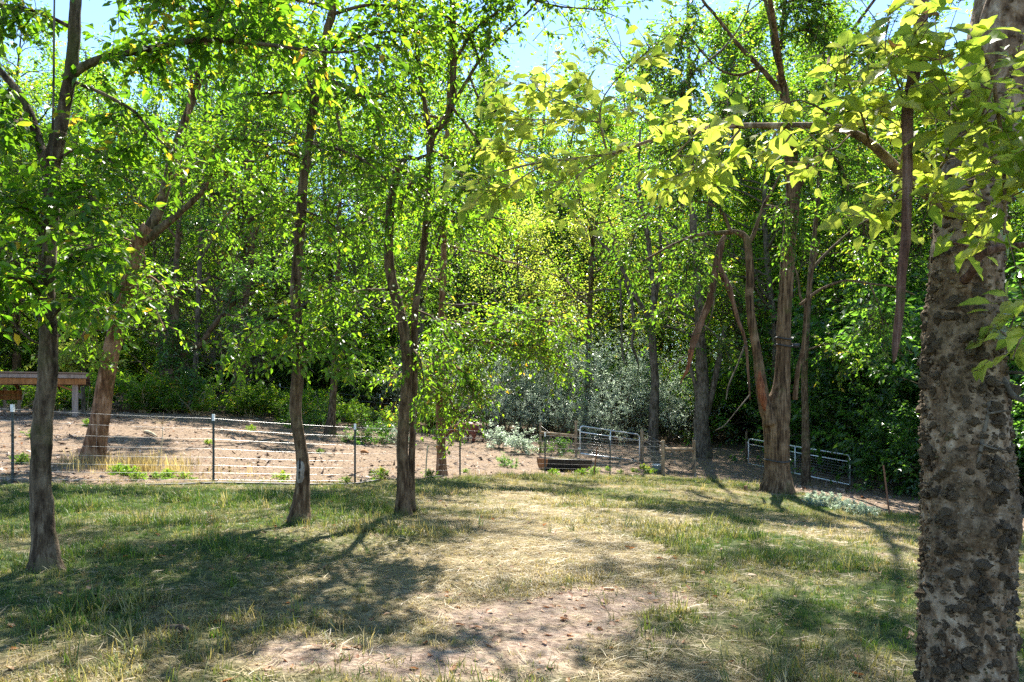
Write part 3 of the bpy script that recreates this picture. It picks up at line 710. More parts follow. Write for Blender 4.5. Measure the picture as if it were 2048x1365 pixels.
# ---- the big forked trunk by the open gate
t = tree_at('furrowed_tree', 'thick furrowed trunk forking low, with black straps round it, beside the open pipe gate', 1555, 20, bark='bark_furrow', leaf='leaf_wood', seed=16, leafsize=.13)
t.ws = 0.9
t.stem('trunk', rooted(t, [(1555, 988, 62), (1554, 940, 50), (1553, 880, 52), (1552, 850, 56), (1556, 810, 52), (1563, 770, 36), (1567, 700, 32), (1568, 640, 30), (1573, 560, 30), (1578, 480, 29), (1586, 400, 30), (1583, 330, 30), (1577, 260, 24), (1570, 190, 18), (1560, 150, 16)], 20), 20, 26, .07, .08, 5, .35, ridges=.16)
t.stem('limb', [(1540, 850, 30), (1527, 800, 27), (1520, 750, 24), (1513, 700, 20), (1504, 650, 19), (1499, 600, 18), (1500, 550, 18), (1497, 500, 17), (1490, 474, 15), (1472, 465, 12), (1450, 466, 10), (1400, 470, 8), (1350, 488, 6), (1300, 515, 5), (1250, 540, 3)], 19.8, 14, .08, .12, 6, ridges=.12)
t.stem('limb', [(1496, 490, 11), (1507, 470, 10), (1517, 440, 8), (1528, 410, 7), (1545, 380, 6), (1560, 350, 3)], 19.9, 8, .08, .12, 6)
t.stem('limb', [(1462, 466, 8), (1452, 440, 7), (1440, 420, 6), (1410, 405, 5), (1350, 402, 4), (1300, 425, 3), (1250, 450, 2)], 19.7, 7, .08, .12, 6)
t.stem('limb', [(1443, 430, 5), (1438, 390, 4), (1430, 340, 4), (1415, 290, 2)], 19.7, 6, .1, .1, 6)
t.stem('limb', [(1590, 800, 12), (1596, 740, 10), (1607, 690, 9), (1612, 620, 8), (1625, 540, 6), (1640, 480, 4)], 20.2, 8, .08, .12, 6)
t.stem('limb', [(1572, 200, 14), (1550, 170, 12), (1520, 135, 11), (1490, 105, 10), (1460, 70, 8), (1430, 30, 7), (1405, 0, 6), (1380, -60, 4)], 20, 9, .08, .12, 6)
t.stem('limb', [(1577, 230, 14), (1565, 160, 11), (1548, 100, 9), (1540, 40, 8), (1530, 0, 7), (1510, -90, 4)], 20, 9, .08, .12, 6)
t.stem('limb', [(1520, 135, 8), (1480, 150, 6), (1440, 140, 5), (1400, 100, 5), (1370, 60, 4), (1340, 30, 3)], 19.9, 7, .08, .12, 6)
t.stem('limb', [(1586, 400, 12), (1610, 350, 10), (1630, 300, 9), (1650, 240, 7), (1670, 170, 5), (1680, 100, 3)], 20.2, 8, .08, .12, 6)
t.stem('limb', [(1600, 610, 7), (1640, 580, 6), (1690, 562, 5), (1740, 568, 5), (1790, 575, 4), (1830, 590, 2)], 20.2, 7, .08, .12, 6)
t.stem('limb', [(1566, 175, 14, 20), (1540, 0, 11, 18), (1500, -180, 10, 16), (1440, -360, 7, 14)], 20, 8, .1, .12, 6)  # limb added to carry unseen foliage forward and shade the lawn
for rows, ns, dr in (([(1400, 470, 4), (1380, 510, 4, 19.3), (1370, 570, 2, 19)], 34, .5), ([(1440, 400, 4), (1390, 370, 4, 19.3), (1330, 370, 3, 19)], 40, .4), ([(1300, 425, 3), (1270, 470, 3, 19.3), (1250, 520, 2, 19)], 30, .5), ([(1415, 300, 3), (1370, 290, 3, 19.3), (1320, 310, 2, 19)], 34, .4), ([(1340, 60, 3), (1310, 110, 3, 19.3), (1290, 180, 2, 19)], 44, .5), ([(1400, 100, 4), (1370, 170, 4, 19.3), (1350, 240, 2, 19)], 50, .5),
                     ([(1480, 150, 4), (1450, 220, 4, 19.3), (1430, 280, 2, 19)], 46, .5), ([(1520, 140, 4), (1500, 220, 4, 19.3), (1490, 310, 2, 19)], 44, .5), ([(1545, 90, 5), (1600, 60, 4, 19.4), (1650, 80, 3, 19.1)], 54, .4), ([(1535, 30, 5), (1590, 0, 4, 19.4), (1660, 10, 3, 19)], 56, .4), ([(1650, 240, 5), (1690, 220, 4, 19.6), (1730, 250, 3, 19.3)], 46, .4), ([(1640, 290, 5), (1680, 330, 4, 19.6), (1700, 390, 3, 19.3)], 44, .5), ([(1675, 130, 4), (1720, 90, 4, 19.6), (1770, 110, 3, 19.3)], 50, .4), ([(1580, 270, 5), (1620, 250, 4, 19.4), (1650, 290, 3, 19.2)], 34, .4), ([(1530, 410, 4), (1560, 420, 3, 19.5), (1590, 470, 2, 19.2)], 20, .5), ([(1740, 568, 4), (1760, 620, 3, 19.8), (1770, 680, 2, 19.5)], 26, .5), ([(1410, 10, 4), (1380, 40, 3, 19.5), (1360, 100, 2, 19.2)], 30, .5)):
    t.bough(rows, 20, int(ns * 1.5), .85, 9, droop=dr, flat=.9)
t.crown([(P(1510, -90, 20), (0, -.1, 1), 5, .06), (P(1380, -60, 20), (-.5, -.7, .55), 5.5, .05), (P(1680, 100, 20), (.5, -.2, .7), 4.5, .05), (P(1560, 100, 20), (-.1, -.7, .75), 6.0, .06), (P(1510, -90, 20), (.5, -.8, .4), 5.5, .05), (P(1500, -180, 16), (.5, -.3, .5), 3.4, .04), (P(1500, -180, 16), (-.6, -.3, .4), 3.6, .04), (P(1440, -360, 14), (.2, -.8, .4), 3.4, .04), (P(1440, -360, 14), (-.8, .1, .4), 3.2, .04)], nl=8, size=.15)  # forward boughs added and lengthened above the view to throw shade on the lawn
t.done()
for py, w, lab in ((921, 54, 'black strap tied low round the thick furrowed trunk'), (678, 34, 'thin black strap round the furrowed trunk, upper of a close pair'), (692, 34, 'black ratchet strap round the furrowed trunk, lower of a close pair')):
    c = P(1553 if py > 800 else 1568, py, 20); r = w * .9 / 2 / F * 20 + .03
    th = np.linspace(0, 2 * np.pi, 33)
    pts = np.stack([c[0] + r * np.cos(th), c[1] + r * np.sin(th), c[2] + .03 * np.sin(th * 2 + 1)], 1)
    g = Geo().tube(pts, .022, 6, cap=False)
    if py == 692: g.box(c + np.array((r - .05, -.12, -.05)), c + np.array((r + .14, .0, .06)))
    tag(part('tree_strap', g.mesh('tree_strap', (M['rubber'],), c), loc=c), lab, 'strap', 'straps round the furrowed trunk')

# ---- the limb that split off and hangs
c0 = P(1440, 484, 19.5)
t = thing('broken_limb', 'split reddish limb hanging from the bent stem with a torn orange end', 'branch', c0)
def limb(name, rows, d, mat, sides=10, amp=.2, rid=.15):
    pts = np.array([P(r[0], r[1], d) for r in rows]); rad = np.array([r[2] / 2 / F * d for r in rows])
    return part(name, Geo().tube(pts, rad, sides, step=.08, amp=amp, freq=5, ridges=rid, seed=3).mesh(name, (M[mat],), c0), t)
limb('split_stem', [(1450, 472, 8), (1443, 486, 13), (1436, 515, 16), (1427, 560, 15), (1418, 605, 15), (1402, 645, 14), (1391, 672, 16), (1383, 700, 10)], 19.5, 'dead_red')
limb('torn_end', [(1382, 700, 11), (1378, 728, 8), (1372, 745, 6), (1360, 768, 2)], 19.45, 'heartwood', 8, .35)
limb('fork', [(1436, 528, 12), (1446, 552, 12), (1458, 578, 13), (1465, 600, 9), (1476, 640, 7), (1490, 680, 6), (1496, 740, 5), (1500, 800, 3)], 19.6, 'dead_red')
limb('dead_twig', [(1432, 560, 4), (1425, 620, 3), (1410, 660, 2), (1380, 672, 1.5)], 19.3, 'bark_dark', 5)
limb('dead_twig', [(1490, 690, 4), (1475, 730, 3), (1458, 770, 3), (1452, 800, 2)], 19.4, 'bark_grey', 5)
limb('dead_twig', [(1500, 790, 3), (1475, 820, 2), (1450, 850, 2), (1430, 862, 1.5)], 19.3, 'bark_grey', 5)
limb('dead_twig', [(1382, 706, 3), (1360, 720, 3), (1340, 742, 2), (1330, 770, 1.5)], 19.4, 'bark_dark', 5)
c0 = P(1528, 790, 19.2)
tag(part('bark_split', Geo().tube([P(1519, 742, 19.52), P(1521, 770, 19.5), P(1526, 800, 19.5), P(1530, 822, 19.55)], [.03, .1, .1, .03], 8, step=.08, amp=.3, freq=7, ridges=.2).mesh('bark_split', (M['heartwood'],), c0), loc=c0), 'strip of torn orange heartwood on the lean stem of the furrowed trunk', 'torn bark')

# ---- other trunks one can tell apart in and behind the paddock
def small_tree(name, label, px, d, stems, boughs, bark, leaf, seed, ls=.16, crown=(), sp=.8, cat='tree', dr=.4, nl=9, group=None):
    t = tree_at(name, label, px, d, bark=bark, leaf=leaf, seed=seed, leafsize=ls, cat=cat, group=group)
    for i, rows in enumerate(stems):
        if i == 0: t.stem('trunk', rooted(t, rows, d), d, 12, .12, .12, 4, .3)
        else: t.stem('limb', rows, d, 7, .12, .12, 4)
    for rows, ns in boughs: t.bough(rows, d, ns, sp, nl, droop=dr)
    if crown: t.crown(crown, nl=9, size=ls * 1.1)
    return t.done()
small_tree('split_tree', 'grey-brown trunk with two slanting lower stems behind the wooden rail beyond the gate', 1405, 31,
           [[(1405, 895, 32), (1402, 840, 30), (1405, 780, 26), (1402, 700, 22), (1398, 640, 18), (1395, 560, 17), (1388, 480, 16), (1385, 420, 14), (1383, 350, 14), (1380, 260, 11), (1378, 150, 8), (1376, 20, 5)],
            [(1412, 830, 16), (1425, 780, 13), (1438, 720, 12), (1450, 652, 9)], [(1398, 820, 10), (1390, 770, 8), (1380, 730, 7), (1382, 690, 4)], [(1398, 600, 9), (1370, 590, 8), (1340, 590, 6), (1330, 570, 4)], [(1385, 420, 10), (1360, 370, 7), (1330, 330, 5), (1290, 300, 3)]],
           [([(1383, 350, 5), (1340, 330, 4, 30), (1280, 340, 3, 29.5)], 40), ([(1390, 520, 5), (1440, 540, 4, 30), (1480, 590, 3, 29.5)], 40), ([(1380, 260, 5), (1430, 230, 4, 30), (1480, 250, 3, 29.5)], 40), ([(1370, 590, 4), (1330, 620, 3, 30), (1290, 660, 3, 29.5)], 36), ([(1395, 640, 4), (1440, 680, 3, 30), (1460, 720, 3, 29.5)], 30)], 'bark_grey', 'leaf_wood', 21,
           crown=[(P(1376, 20, 31), (0, -.1, 1), 4.5, .07), (P(1379, 200, 31), (-.8, -.3, .4), 4.2, .06), (P(1378, 150, 31), (.8, -.3, .4), 4.0, .06)])
small_tree('bare_forked_tree', 'thin grey half-bare tree with zigzag forks rising out of the silvery bushes', 1306, 33,
           [[(1306, 885, 22), (1308, 820, 19), (1310, 760, 16), (1306, 700, 16), (1304, 640, 15), (1308, 580, 11), (1302, 540, 11), (1295, 470, 10), (1285, 420, 7), (1278, 360, 6), (1280, 260, 4)],
            [(1304, 650, 12), (1288, 620, 9), (1270, 590, 8), (1255, 560, 8), (1240, 530, 8), (1222, 505, 7), (1205, 490, 5), (1190, 470, 3)], [(1308, 620, 8), (1316, 570, 7), (1322, 500, 6), (1318, 440, 5), (1325, 380, 4)],
            [(1250, 560, 8), (1262, 600, 7), (1268, 650, 8), (1264, 690, 6), (1272, 712, 5), (1278, 735, 2)], [(1240, 560, 4), (1243, 640, 4), (1244, 700, 4), (1250, 730, 3)], [(1225, 505, 5), (1228, 470, 4), (1215, 430, 3)], [(1240, 580, 4), (1200, 580, 4), (1170, 590, 3), (1140, 606, 2)]],
           [([(1280, 300, 3), (1320, 280, 3, 32), (1350, 300, 2, 32)], 16), ([(1285, 420, 3), (1250, 400, 3, 32), (1220, 410, 2, 32)], 18), ([(1322, 470, 3), (1345, 500, 3, 32), (1360, 540, 2, 32)], 18)], 'bark_grey', 'leaf_wood', 22)
small_tree('ivy_tree', 'dark tree wrapped in leaves with a heavy limb reaching out sideways, behind the paddock', 337, 28,
           [[(335, 825, 22), (342, 790, 20), (350, 750, 19), (352, 690, 17), (350, 620, 15), (352, 540, 12), (356, 480, 10), (362, 400, 8)], [(352, 725, 14), (375, 700, 13), (400, 690, 12), (420, 660, 11), (450, 625, 10), (475, 600, 8), (510, 585, 5)], [(450, 625, 6), (480, 640, 4), (505, 648, 3)], [(352, 600, 9), (370, 580, 8), (395, 570, 7), (420, 555, 5)]],
           [([(350, 760, 4), (345, 700, 4, 27.5), (350, 640, 3, 27.5)], 60), ([(352, 600, 4), (330, 560, 4, 27.5), (300, 560, 3, 27)], 40), ([(350, 700, 4), (380, 740, 4, 27.5), (390, 780, 3, 27)], 34), ([(450, 625, 5), (480, 560, 4, 27.5), (530, 540, 3, 27)], 44), ([(475, 600, 4), (500, 640, 4, 27.5), (520, 680, 3, 27)], 36), ([(358, 470, 4), (400, 440, 4, 27.5), (440, 450, 3, 27)], 40)], 'bark_dark', 'leaf_dark', 23, crown=[(P(362, 400, 28), (0, -.1, 1), 4.0, .06), (P(356, 480, 28), (-.7, -.3, .5), 3.5, .05)])
small_tree('ivy_tree', 'ivy-covered trunk seen between the slim trunk and twin stems, behind the paddock', 660, 27,
           [[(656, 868, 22), (664, 820, 15), (668, 760, 13), (671, 680, 12), (674, 600, 11), (676, 500, 10), (680, 400, 8), (684, 280, 6)], [(672, 660, 6), (700, 620, 5), (730, 610, 4), (760, 620, 2)]],
           [([(670, 740, 4), (674, 680, 4, 26.5), (676, 600, 3, 26.5)], 50), ([(676, 500, 4), (720, 480, 4, 26.5), (760, 500, 3, 26)], 44), ([(676, 520, 4), (630, 500, 4, 26.5), (580, 520, 3, 26)], 44), ([(680, 400, 4), (720, 380, 4, 26.5), (760, 400, 3, 26)], 40), ([(672, 640, 4), (640, 640, 4, 26.5), (610, 680, 3, 26)], 36), ([(668, 740, 3), (700, 740, 3, 26.5), (740, 760, 3, 26)], 30)], 'bark_dark', 'leaf_wood', 24, crown=[(P(684, 280, 27), (0, -.1, 1), 4.0, .06), (P(682, 340, 27), (-.7, -.3, .5), 3.5, .05)])
small_tree('pale_trunk_tree', 'pale smooth bare trunk standing by the dark ivy-wrapped tree at the woods edge', 391, 31,
           [[(389, 825, 12), (390, 760, 11), (393, 700, 10), (396, 620, 10), (400, 520, 9), (405, 400, 8), (410, 250, 6), (414, 100, 4)], [(400, 520, 5), (430, 470, 4), (460, 400, 3)]], [([(410, 250, 4), (450, 220, 3), (490, 230, 2)], 36), ([(405, 400, 4), (450, 380, 3), (490, 390, 2)], 36)], 'bark_grey', 'leaf_wood', 25, crown=[(P(414, 100, 31), (0, 0, 1), 3.6, .05)])
small_tree('slender_tree', 'slender dark trunk just behind the thick furrowed trunk and the open gate', 1612, 24.5,
           [[(1612, 905, 17), (1611, 840, 14), (1609, 760, 13), (1612, 680, 12), (1616, 620, 11), (1622, 540, 10), (1632, 440, 9), (1640, 330, 8), (1645, 200, 6), (1650, 60, 4)], [(1622, 540, 7), (1660, 500, 6), (1700, 465, 5), (1735, 440, 4), (1765, 436, 2)], [(1612, 620, 5), (1600, 590, 5), (1595, 550, 4), (1580, 520, 3)]],
           [([(1640, 330, 4), (1690, 310, 4, 24), (1740, 330, 3, 23.5)], 50), ([(1645, 200, 4), (1690, 160, 4, 24), (1760, 160, 3, 23.5)], 54), ([(1700, 465, 4), (1730, 500, 3, 24), (1760, 540, 2, 23.7)], 36), ([(1632, 440, 4), (1670, 420, 3, 24), (1710, 400, 3, 23.5)], 40), ([(1615, 700, 4), (1660, 690, 3, 24), (1700, 720, 2, 23.5)], 36), ([(1645, 200, 4), (1600, 180, 4, 24), (1560, 200, 3, 23.5)], 36)], 'bark_dark', 'leaf_wood', 26, crown=[(P(1650, 60, 24.5), (0, -.1, 1), 4.5, .06), (P(1645, 200, 24.5), (.8, -.2, .5), 4.0, .05)])
small_tree('yellow_sapling', 'yellow-green young tree in full sun just behind the end post of the shelter', 168, 24.6,
           [[(164, 870, 8), (166, 780, 7), (168, 700, 6), (166, 620, 5), (160, 520, 3)]],
           [([(170, 720, 4), (140, 700, 3, 24.1), (110, 710, 2, 23.8)], 40), ([(170, 690, 4), (200, 700, 3, 24.1), (215, 720, 2, 23.8)], 16), ([(170, 640, 4), (150, 620, 3, 24.1), (120, 630, 2, 23.8)], 36), ([(165, 660, 4), (190, 640, 3, 24.1), (205, 620, 2, 23.8)], 14), ([(164, 560, 4), (140, 540, 3, 24.1), (110, 560, 2, 23.8)], 40), ([(168, 730, 3), (150, 730, 3, 24.0), (130, 728, 2, 23.8)], 20)], 'bark_grey', 'leaf_pale', 27, ls=.15, sp=.6)

# ---- warty trunk close to the camera
D = 3.55
t = tree_at('warty_tree', 'thick pale trunk close by, crusted with dark corky warts, yellow-green boughs overhead', 1934, D, bark='bark_wart', leaf='leaf_pale', seed=31, leafsize=.115, tmpl=T_LEAF6)
rows = [(1930, 1500, 196), (1930, 1365, 190), (1932, 1200, 186), (1936, 1000, 184), (1930, 850, 172), (1927, 700, 158), (1932, 560, 146), (1936, 480, 142), (1950, 350, 140), (1975, 200, 140), (1995, 100, 134), (2015, 0, 130), (2050, -200, 120), (2080, -500, 105), (2120, -1000, 90), (2150, -1700, 60)]
pts = np.array([P(r[0], r[1], D) for r in rows]); rad = np.array([r[2] / 2 / F * D for r in rows]) * .87
low = pts[:, 2] < 3.9
tp, tr = resample(pts[:13], rad[:13], .016)
V, Q, Tt = tube(tp, tr, 110, amp=.05, freq=9, seed=2)
ax = np.concatenate([np.repeat(tp, 110, 0), tp[:1], tp[-1:]]); out = norm(V - ax)
k = smooth(3.4, 1.6, V[:, 2]) * .8 + .2
l1 = smooth(.52, .70, fbm(V * np.array((17, 17, 13)), 5, 2)); l2 = smooth(.5, .7, fbm(V * np.array((44, 44, 30)), 8, 2))
l3 = smooth(.46, .6, fbm(V * np.array((28, 28, 22)), 15, 3)); l4 = fbm(V * np.array((5, 5, 2.2)), 25, 2)
l1 = l1 * smooth(.36, .5, l4); l3 = l3 * smooth(.40, .52, l4)
relief = np.clip(.7 * l1 + .5 * l2 * smooth(.3, .5, l4) + .6 * l3, 0, 1) * (.35 + .65 * k)
V = V + out * ((l1 * .017 + l2 * .006 + l3 * .008 + (fbm(V * 90, 3, 2) - .5) * .004) * k)[:, None]
part('trunk', mesh('trunk', V - t.base, Q, Tt, True, dict(relief=relief), (M['bark_wart'],)), t.root)
up_, ur_ = resample(pts[12:], rad[12:], .2)
part('trunk', Geo().tube(up_, ur_, 20, amp=.06, freq=6).mesh('trunk', (M['bark_wart'],), t.base), t.root)
# warts: corky lumps, alike in kind, a few shared shapes
def wart_mesh(seed, sub):
    import bmesh
    bm = bmesh.new(); bmesh.ops.create_icosphere(bm, subdivisions=sub, radius=1.0)
    v = np.array([x.co for x in bm.verts]); f = np.array([[q.index for q in x.verts] for x in bm.faces]); bm.free()
    n = fbm(v * 1.6 + seed * 7, seed, 3) - .5
    n2 = vnoise(v * 4.5 + seed * 3, seed + 4) - .5
    ter = np.floor((v[:, 2] * .5 + .5) * 3.4 + n * 2.4) / 3.4
    v = v * (1 + n[:, None] * 1.9 + n2[:, None] * .8)
    v[:, 2] = v[:, 2] * .45 + ter * .75
    v[:, :2] *= (1.15 - .55 * np.clip(ter, 0, 1))[:, None]
    return mesh('bark_wart', v, None, f, False, None, (M['wart'],))
WM = [wart_mesh(s_, 2) for s_ in range(8)]
wr = np.random.default_rng(5)
small, nbig = Geo(), 0
base_z = t.base[2]
def on_trunk(h, th):
    i = int(np.argmin(np.abs(tp[:, 2] - h)))
    dv = np.array((math.cos(th), math.sin(th), 0))
    return tp[i] + dv * tr[i], dv
while nbig < 300:
    h = wr.uniform(.1, 3.3)
    if wr.random() > smooth(3.3, .9, h) * .93 + .05: continue
    th = wr.uniform(np.pi * .93, 2.07 * np.pi)
    if fbm(np.array([[math.cos(th) * 2.2, math.sin(th) * 2.2, h * 2.0]]), 12)[0] < .5 and wr.random() < .9: continue
    p, dv = on_trunk(h, th)
    s_ = wr.uniform(.009, .026) * (1.0 if h < 2 else .75)
    o = part('bark_wart', WM[nbig % 8], t.root, loc=p - t.base + dv * s_ * .35)
    o.rotation_euler = (Vector(dv).to_track_quat('Z', 'Y') @ Vector((0, 0, 1)).rotation_difference(Vector((wr.normal(0, .25), wr.normal(0, .25), 1)))).to_euler()
    o.scale = (s_ * wr.uniform(.6, 1.5), s_ * wr.uniform(.6, 1.5), s_ * wr.uniform(.9, 1.9))
    nbig += 1
W1 = wart_mesh(3, 1)
wv = np.array([x.co for x in W1.vertices]); wf = np.array([list(x.vertices) for x in W1.polygons])
for k_ in range(4200):
    h = wr.uniform(.1, 3.4)
    if wr.random() > smooth(3.6, 1.0, h) * .95 + .05: continue
    th = wr.uniform(np.pi * .75, 2.25 * np.pi)
    p, dv = on_trunk(h, th)
    s_ = wr.uniform(.003, .013)
    q = np.array(Vector(dv).to_track_quat('Z', 'Y').to_matrix())
    small.add((wv * s_ * wr.uniform(.7, 1.4, 3)) @ q.T + p + dv * s_ * .3, None, wf)
part('small_warts', small.mesh('small_warts', (M['wart'],), t.base, smoothed=False), t.root, 'stuff')
for rows in ([(1930, 560, 20, 3.42), (1946, 542, 19, 3.33), (1958, 515, 17, 3.28), (1975, 503, 17, 3.26), (2010, 494, 15, 3.25), (2060, 488, 10, 3.2), (2140, 470, 6, 3.1)], [(1960, 508, 10, 3.28), (1938, 494, 7, 3.22), (1905, 486, 5, 3.15), (1870, 486, 3, 3.1)],
             [(1978, 800, 9, 3.38), (1975, 830, 9, 3.37), (1966, 870, 8, 3.37), (1962, 900, 8, 3.37), (1955, 928, 6, 3.37)], [(1975, 828, 6, 3.36), (2000, 824, 5, 3.33), (2014, 822, 3, 3.32)], [(1962, 888, 4, 3.36), (1990, 898, 3, 3.32), (2030, 902, 2, 3.3)],
             [(1995, 740, 12, 3.5), (2010, 765, 12, 3.4), (2025, 790, 11, 3.35), (2045, 800, 10, 3.3), (2090, 805, 8, 3.2)], [(2000, 752, 8, 3.5), (2020, 745, 7, 3.4), (2060, 748, 5, 3.3)]):
    t.stem('limb', rows, D, 9, .02, .15, 25, bark='vine_red' if rows[0][1] < 600 else 'bark_grey')
# the long bough that crosses the picture, and shorter ones
big = dict(name='limb')
NEAR = Leaves()
t.L = NEAR
B = [([(1900, 430, 24, 3.5), (1850, 385, 22, 3.3), (1800, 345, 20, 3.2), (1750, 295, 18, 3.2), (1700, 263, 15, 3.25), (1640, 252, 14, 3.3), (1560, 252, 12, 3.35), (1480, 252, 10, 3.45), (1420, 256, 9, 3.5), (1360, 268, 8, 3.6), (1300, 282, 7, 3.7), (1230, 305, 7, 3.8), (1150, 318, 6, 3.9), (1080, 325, 5, 4.0), (1000, 345, 3, 4.1), (950, 370, 2, 4.15)], 30, .25, .45),
     ([(1215, 308, 5, 3.8), (1205, 270, 4, 3.8), (1200, 230, 4, 3.78), (1210, 190, 3, 3.75), (1250, 140, 2, 3.7), (1290, 110, 2, 3.7)], 26, .24, .1),
     ([(1203, 230, 3, 3.8), (1150, 210, 3, 3.85), (1090, 190, 2, 3.9), (1060, 160, 2, 3.9)], 26, .24, .1), ([(1200, 245, 3, 3.8), (1140, 240, 3, 3.9), (1070, 240, 2, 4), (1010, 240, 2, 4.05)], 28, .24, .1),
     ([(1230, 308, 5, 3.8), (1190, 330, 4, 3.8), (1155, 352, 3, 3.8), (1135, 390, 2, 3.8), (1110, 405, 2, 3.8)], 16, .24, .1), ([(1100, 325, 4, 4), (1060, 345, 3, 4), (1000, 385, 2, 4.05), (950, 400, 2, 4.1)], 24, .24, .1), ([(1080, 322, 3, 4), (1030, 300, 3, 4.05), (980, 280, 2, 4.1)], 24, .24, .1),
     ([(1480, 260, 5, 3.45), (1440, 305, 4, 3.45), (1405, 330, 3, 3.45), (1360, 350, 2, 3.5), (1330, 360, 2, 3.5)], 22, .22, .2), ([(1400, 262, 4, 3.5), (1370, 290, 3, 3.5), (1340, 330, 2, 3.5)], 20, .22, .1), ([(1330, 275, 4, 3.6), (1310, 250, 3, 3.6), (1260, 220, 2, 3.65)], 12, .22, .1),
     ([(1560, 255, 4, 3.35), (1530, 300, 3, 3.35), (1515, 320, 2, 3.35)], 4, .2, .3), ([(1590, 258, 5, 3.3), (1560, 300, 3, 3.3), (1530, 325, 2, 3.3)], 3, .2, .4),
     ([(1700, 262, 5, 3.2), (1660, 230, 4, 3.1), (1600, 200, 3, 3.05), (1550, 215, 2, 3.0)], 16, .22, .1), ([(1740, 290, 5, 3.15), (1720, 220, 4, 3.0), (1690, 150, 3, 2.95), (1690, 90, 2, 2.9)], 24, .24, .1),
     ([(1800, 345, 6, 3.2), (1810, 260, 5, 3.0), (1800, 180, 4, 2.9), (1770, 100, 3, 2.8), (1780, 40, 2, 2.8)], 34, .25, .1), ([(1850, 385, 6, 3.2), (1900, 300, 5, 2.95), (1910, 220, 4, 2.85), (1880, 120, 3, 2.75), (1870, 40, 2, 2.7)], 44, .25, .1),
     ([(1900, 290, 5, 2.95), (1960, 240, 4, 2.85), (1985, 180, 3, 2.8), (2030, 140, 2, 2.75)], 18, .24, .1), ([(1830, 370, 5, 3.2), (1800, 380, 4, 3.05), (1740, 420, 3, 3.0), (1690, 440, 2, 2.95)], 14, .22, .15), ([(1860, 385, 5, 3.2), (1880, 400, 4, 3.0), (1900, 430, 3, 2.95), (1960, 450, 2, 2.9)], 16, .22, .1),
     ([(2010, -80, 10, 2.9), (1960, 60, 9, 2.85), (1985, 150, 8, 2.85), (2005, 300, 8, 2.85), (2010, 420, 6, 2.85), (2008, 470, 4, 2.85)], 30, .22, .3), ([(2005, 300, 5, 2.85), (2040, 280, 4, 2.8), (2090, 260, 3, 2.8)], 18, .22, .1), ([(2010, 400, 4, 2.85), (2050, 380, 3, 2.8), (2090, 370, 2, 2.8)], 16, .22, .1),
     ([(2060, 600, 5, 3.3), (2030, 630, 4, 3.25), (2015, 680, 2, 3.2)], 12, .2, .1), ([(2070, 650, 5, 3.3), (2040, 680, 4, 3.25), (2025, 720, 2, 3.2)], 10, .2, .1), ([(1700, 270, 4, 3.2), (1660, 300, 3, 3.1), (1600, 250, 2, 3.1)], 8, .22, .2)]
for rows, ns, ln, st in B:
    t.bough(rows, D, max(2, int(ns * .50)), ln, 3, size=.09, start=st, droop=.2, flat=.4)
# the largest leaves are parts of their own, the others one part
p, d, sd_, n, z, tn, w = NEAR.arrays()
inpic = (np.abs(p[:, 0] / p[:, 1] * F) < 1080) & (p[:, 2] < CAMZ + 800 / F * p[:, 1])
key = np.where(inpic, z / p[:, 1], 0); order = np.argsort(-key); first = order[:300]; rest = order[300:]
def big_leaf(seed):
    r = np.random.default_rng(seed); ns_ = 9
    tt = np.linspace(0, 1, ns_)
    wid = .5 * np.sin(np.pi * tt ** .72) ** .85 * (1 - .15 * tt)
    cur, fold = r.uniform(-.5, .10), r.uniform(.05, .30)
    bend = r.uniform(-.12, .12)
    V, T_ = [], []
    for i_, x in enumerate(tt):
        s1 = wid[i_] * (1 + (.14 if i_ % 2 else -.10) * (0 < i_ < ns_ - 1)) * .56
        zc = cur * x * x; yb = bend * x * x
        V += [(x, yb, zc), (x + .02, yb + s1, zc + fold * s1 * 2 + r.normal(0, .012)), (x + .02, yb - s1, zc + fold * s1 * 2 + r.normal(0, .012))]
    for i_ in range(ns_ - 1):
        a_, b_ = 3 * i_, 3 * i_ + 3
        T_ += [(a_, b_, b_ + 1), (a_, b_ + 1, a_ + 1), (a_, b_ + 2, b_), (a_, a_ + 2, b_ + 2)]
    V = np.array(V)
    sg = Geo().add(V, None, T_)
    sg.tube([(-.22, 0, .03), (-.1, 0, .01), (.02, 0, 0)], .014, 4)
    nv = sum(len(x) for x in sg.V)
    return sg.mesh('leaf', (M['leaf_pale'],), smoothed=True, attrs=dict(tint=np.clip(r.uniform(.25, .75) + .25 * (vnoise(np.concatenate(sg.V) * 6, seed) - .5) + np.where(np.abs(np.concatenate(sg.V)[:, 1]) < .03, .25, 0), 0, 1)))
BL = [big_leaf(s_) for s_ in range(8)]
BR = [big_leaf(100)]; BR[0].materials.clear(); BR[0].materials.append(M['leaf_brown'])
for k_, i_ in enumerate(first):
    mt = BR[0] if k_ % 60 == 11 else BL[k_ % 8]
    o = part('leaf', mt, t.root)
    R = Matrix((d[i_], sd_[i_], n[i_])).transposed().to_4x4()
    o.matrix_local = Matrix.Translation(Vector(p[i_] - t.base)) @ R @ Matrix.Scale(float(z[i_] * 1.12), 4)
    if mt is BR[0]: o['label'] = 'withered brown leaf'
sel = Leaves(); sel.add(p[rest], d[rest], n[rest], z[rest], tn[rest], .55)
part('crown', sel.mesh('crown', M['leaf_pale'], t.base, T_LEAF6), t.root, 'stuff')
t.L = Leaves()
t.crown([(P(2150, -1700, D), (0, .1, 1), 3.5, .09), (P(2120, -1000, D), (.9, .2, .5), 3.2, .06), (P(2120, -1200, D), (-.5, -.7, .5), 3.0, .06), (P(2100, -900, D), (.2, .9, .5), 3.0, .06)], nl=7, size=.12)
t.done()

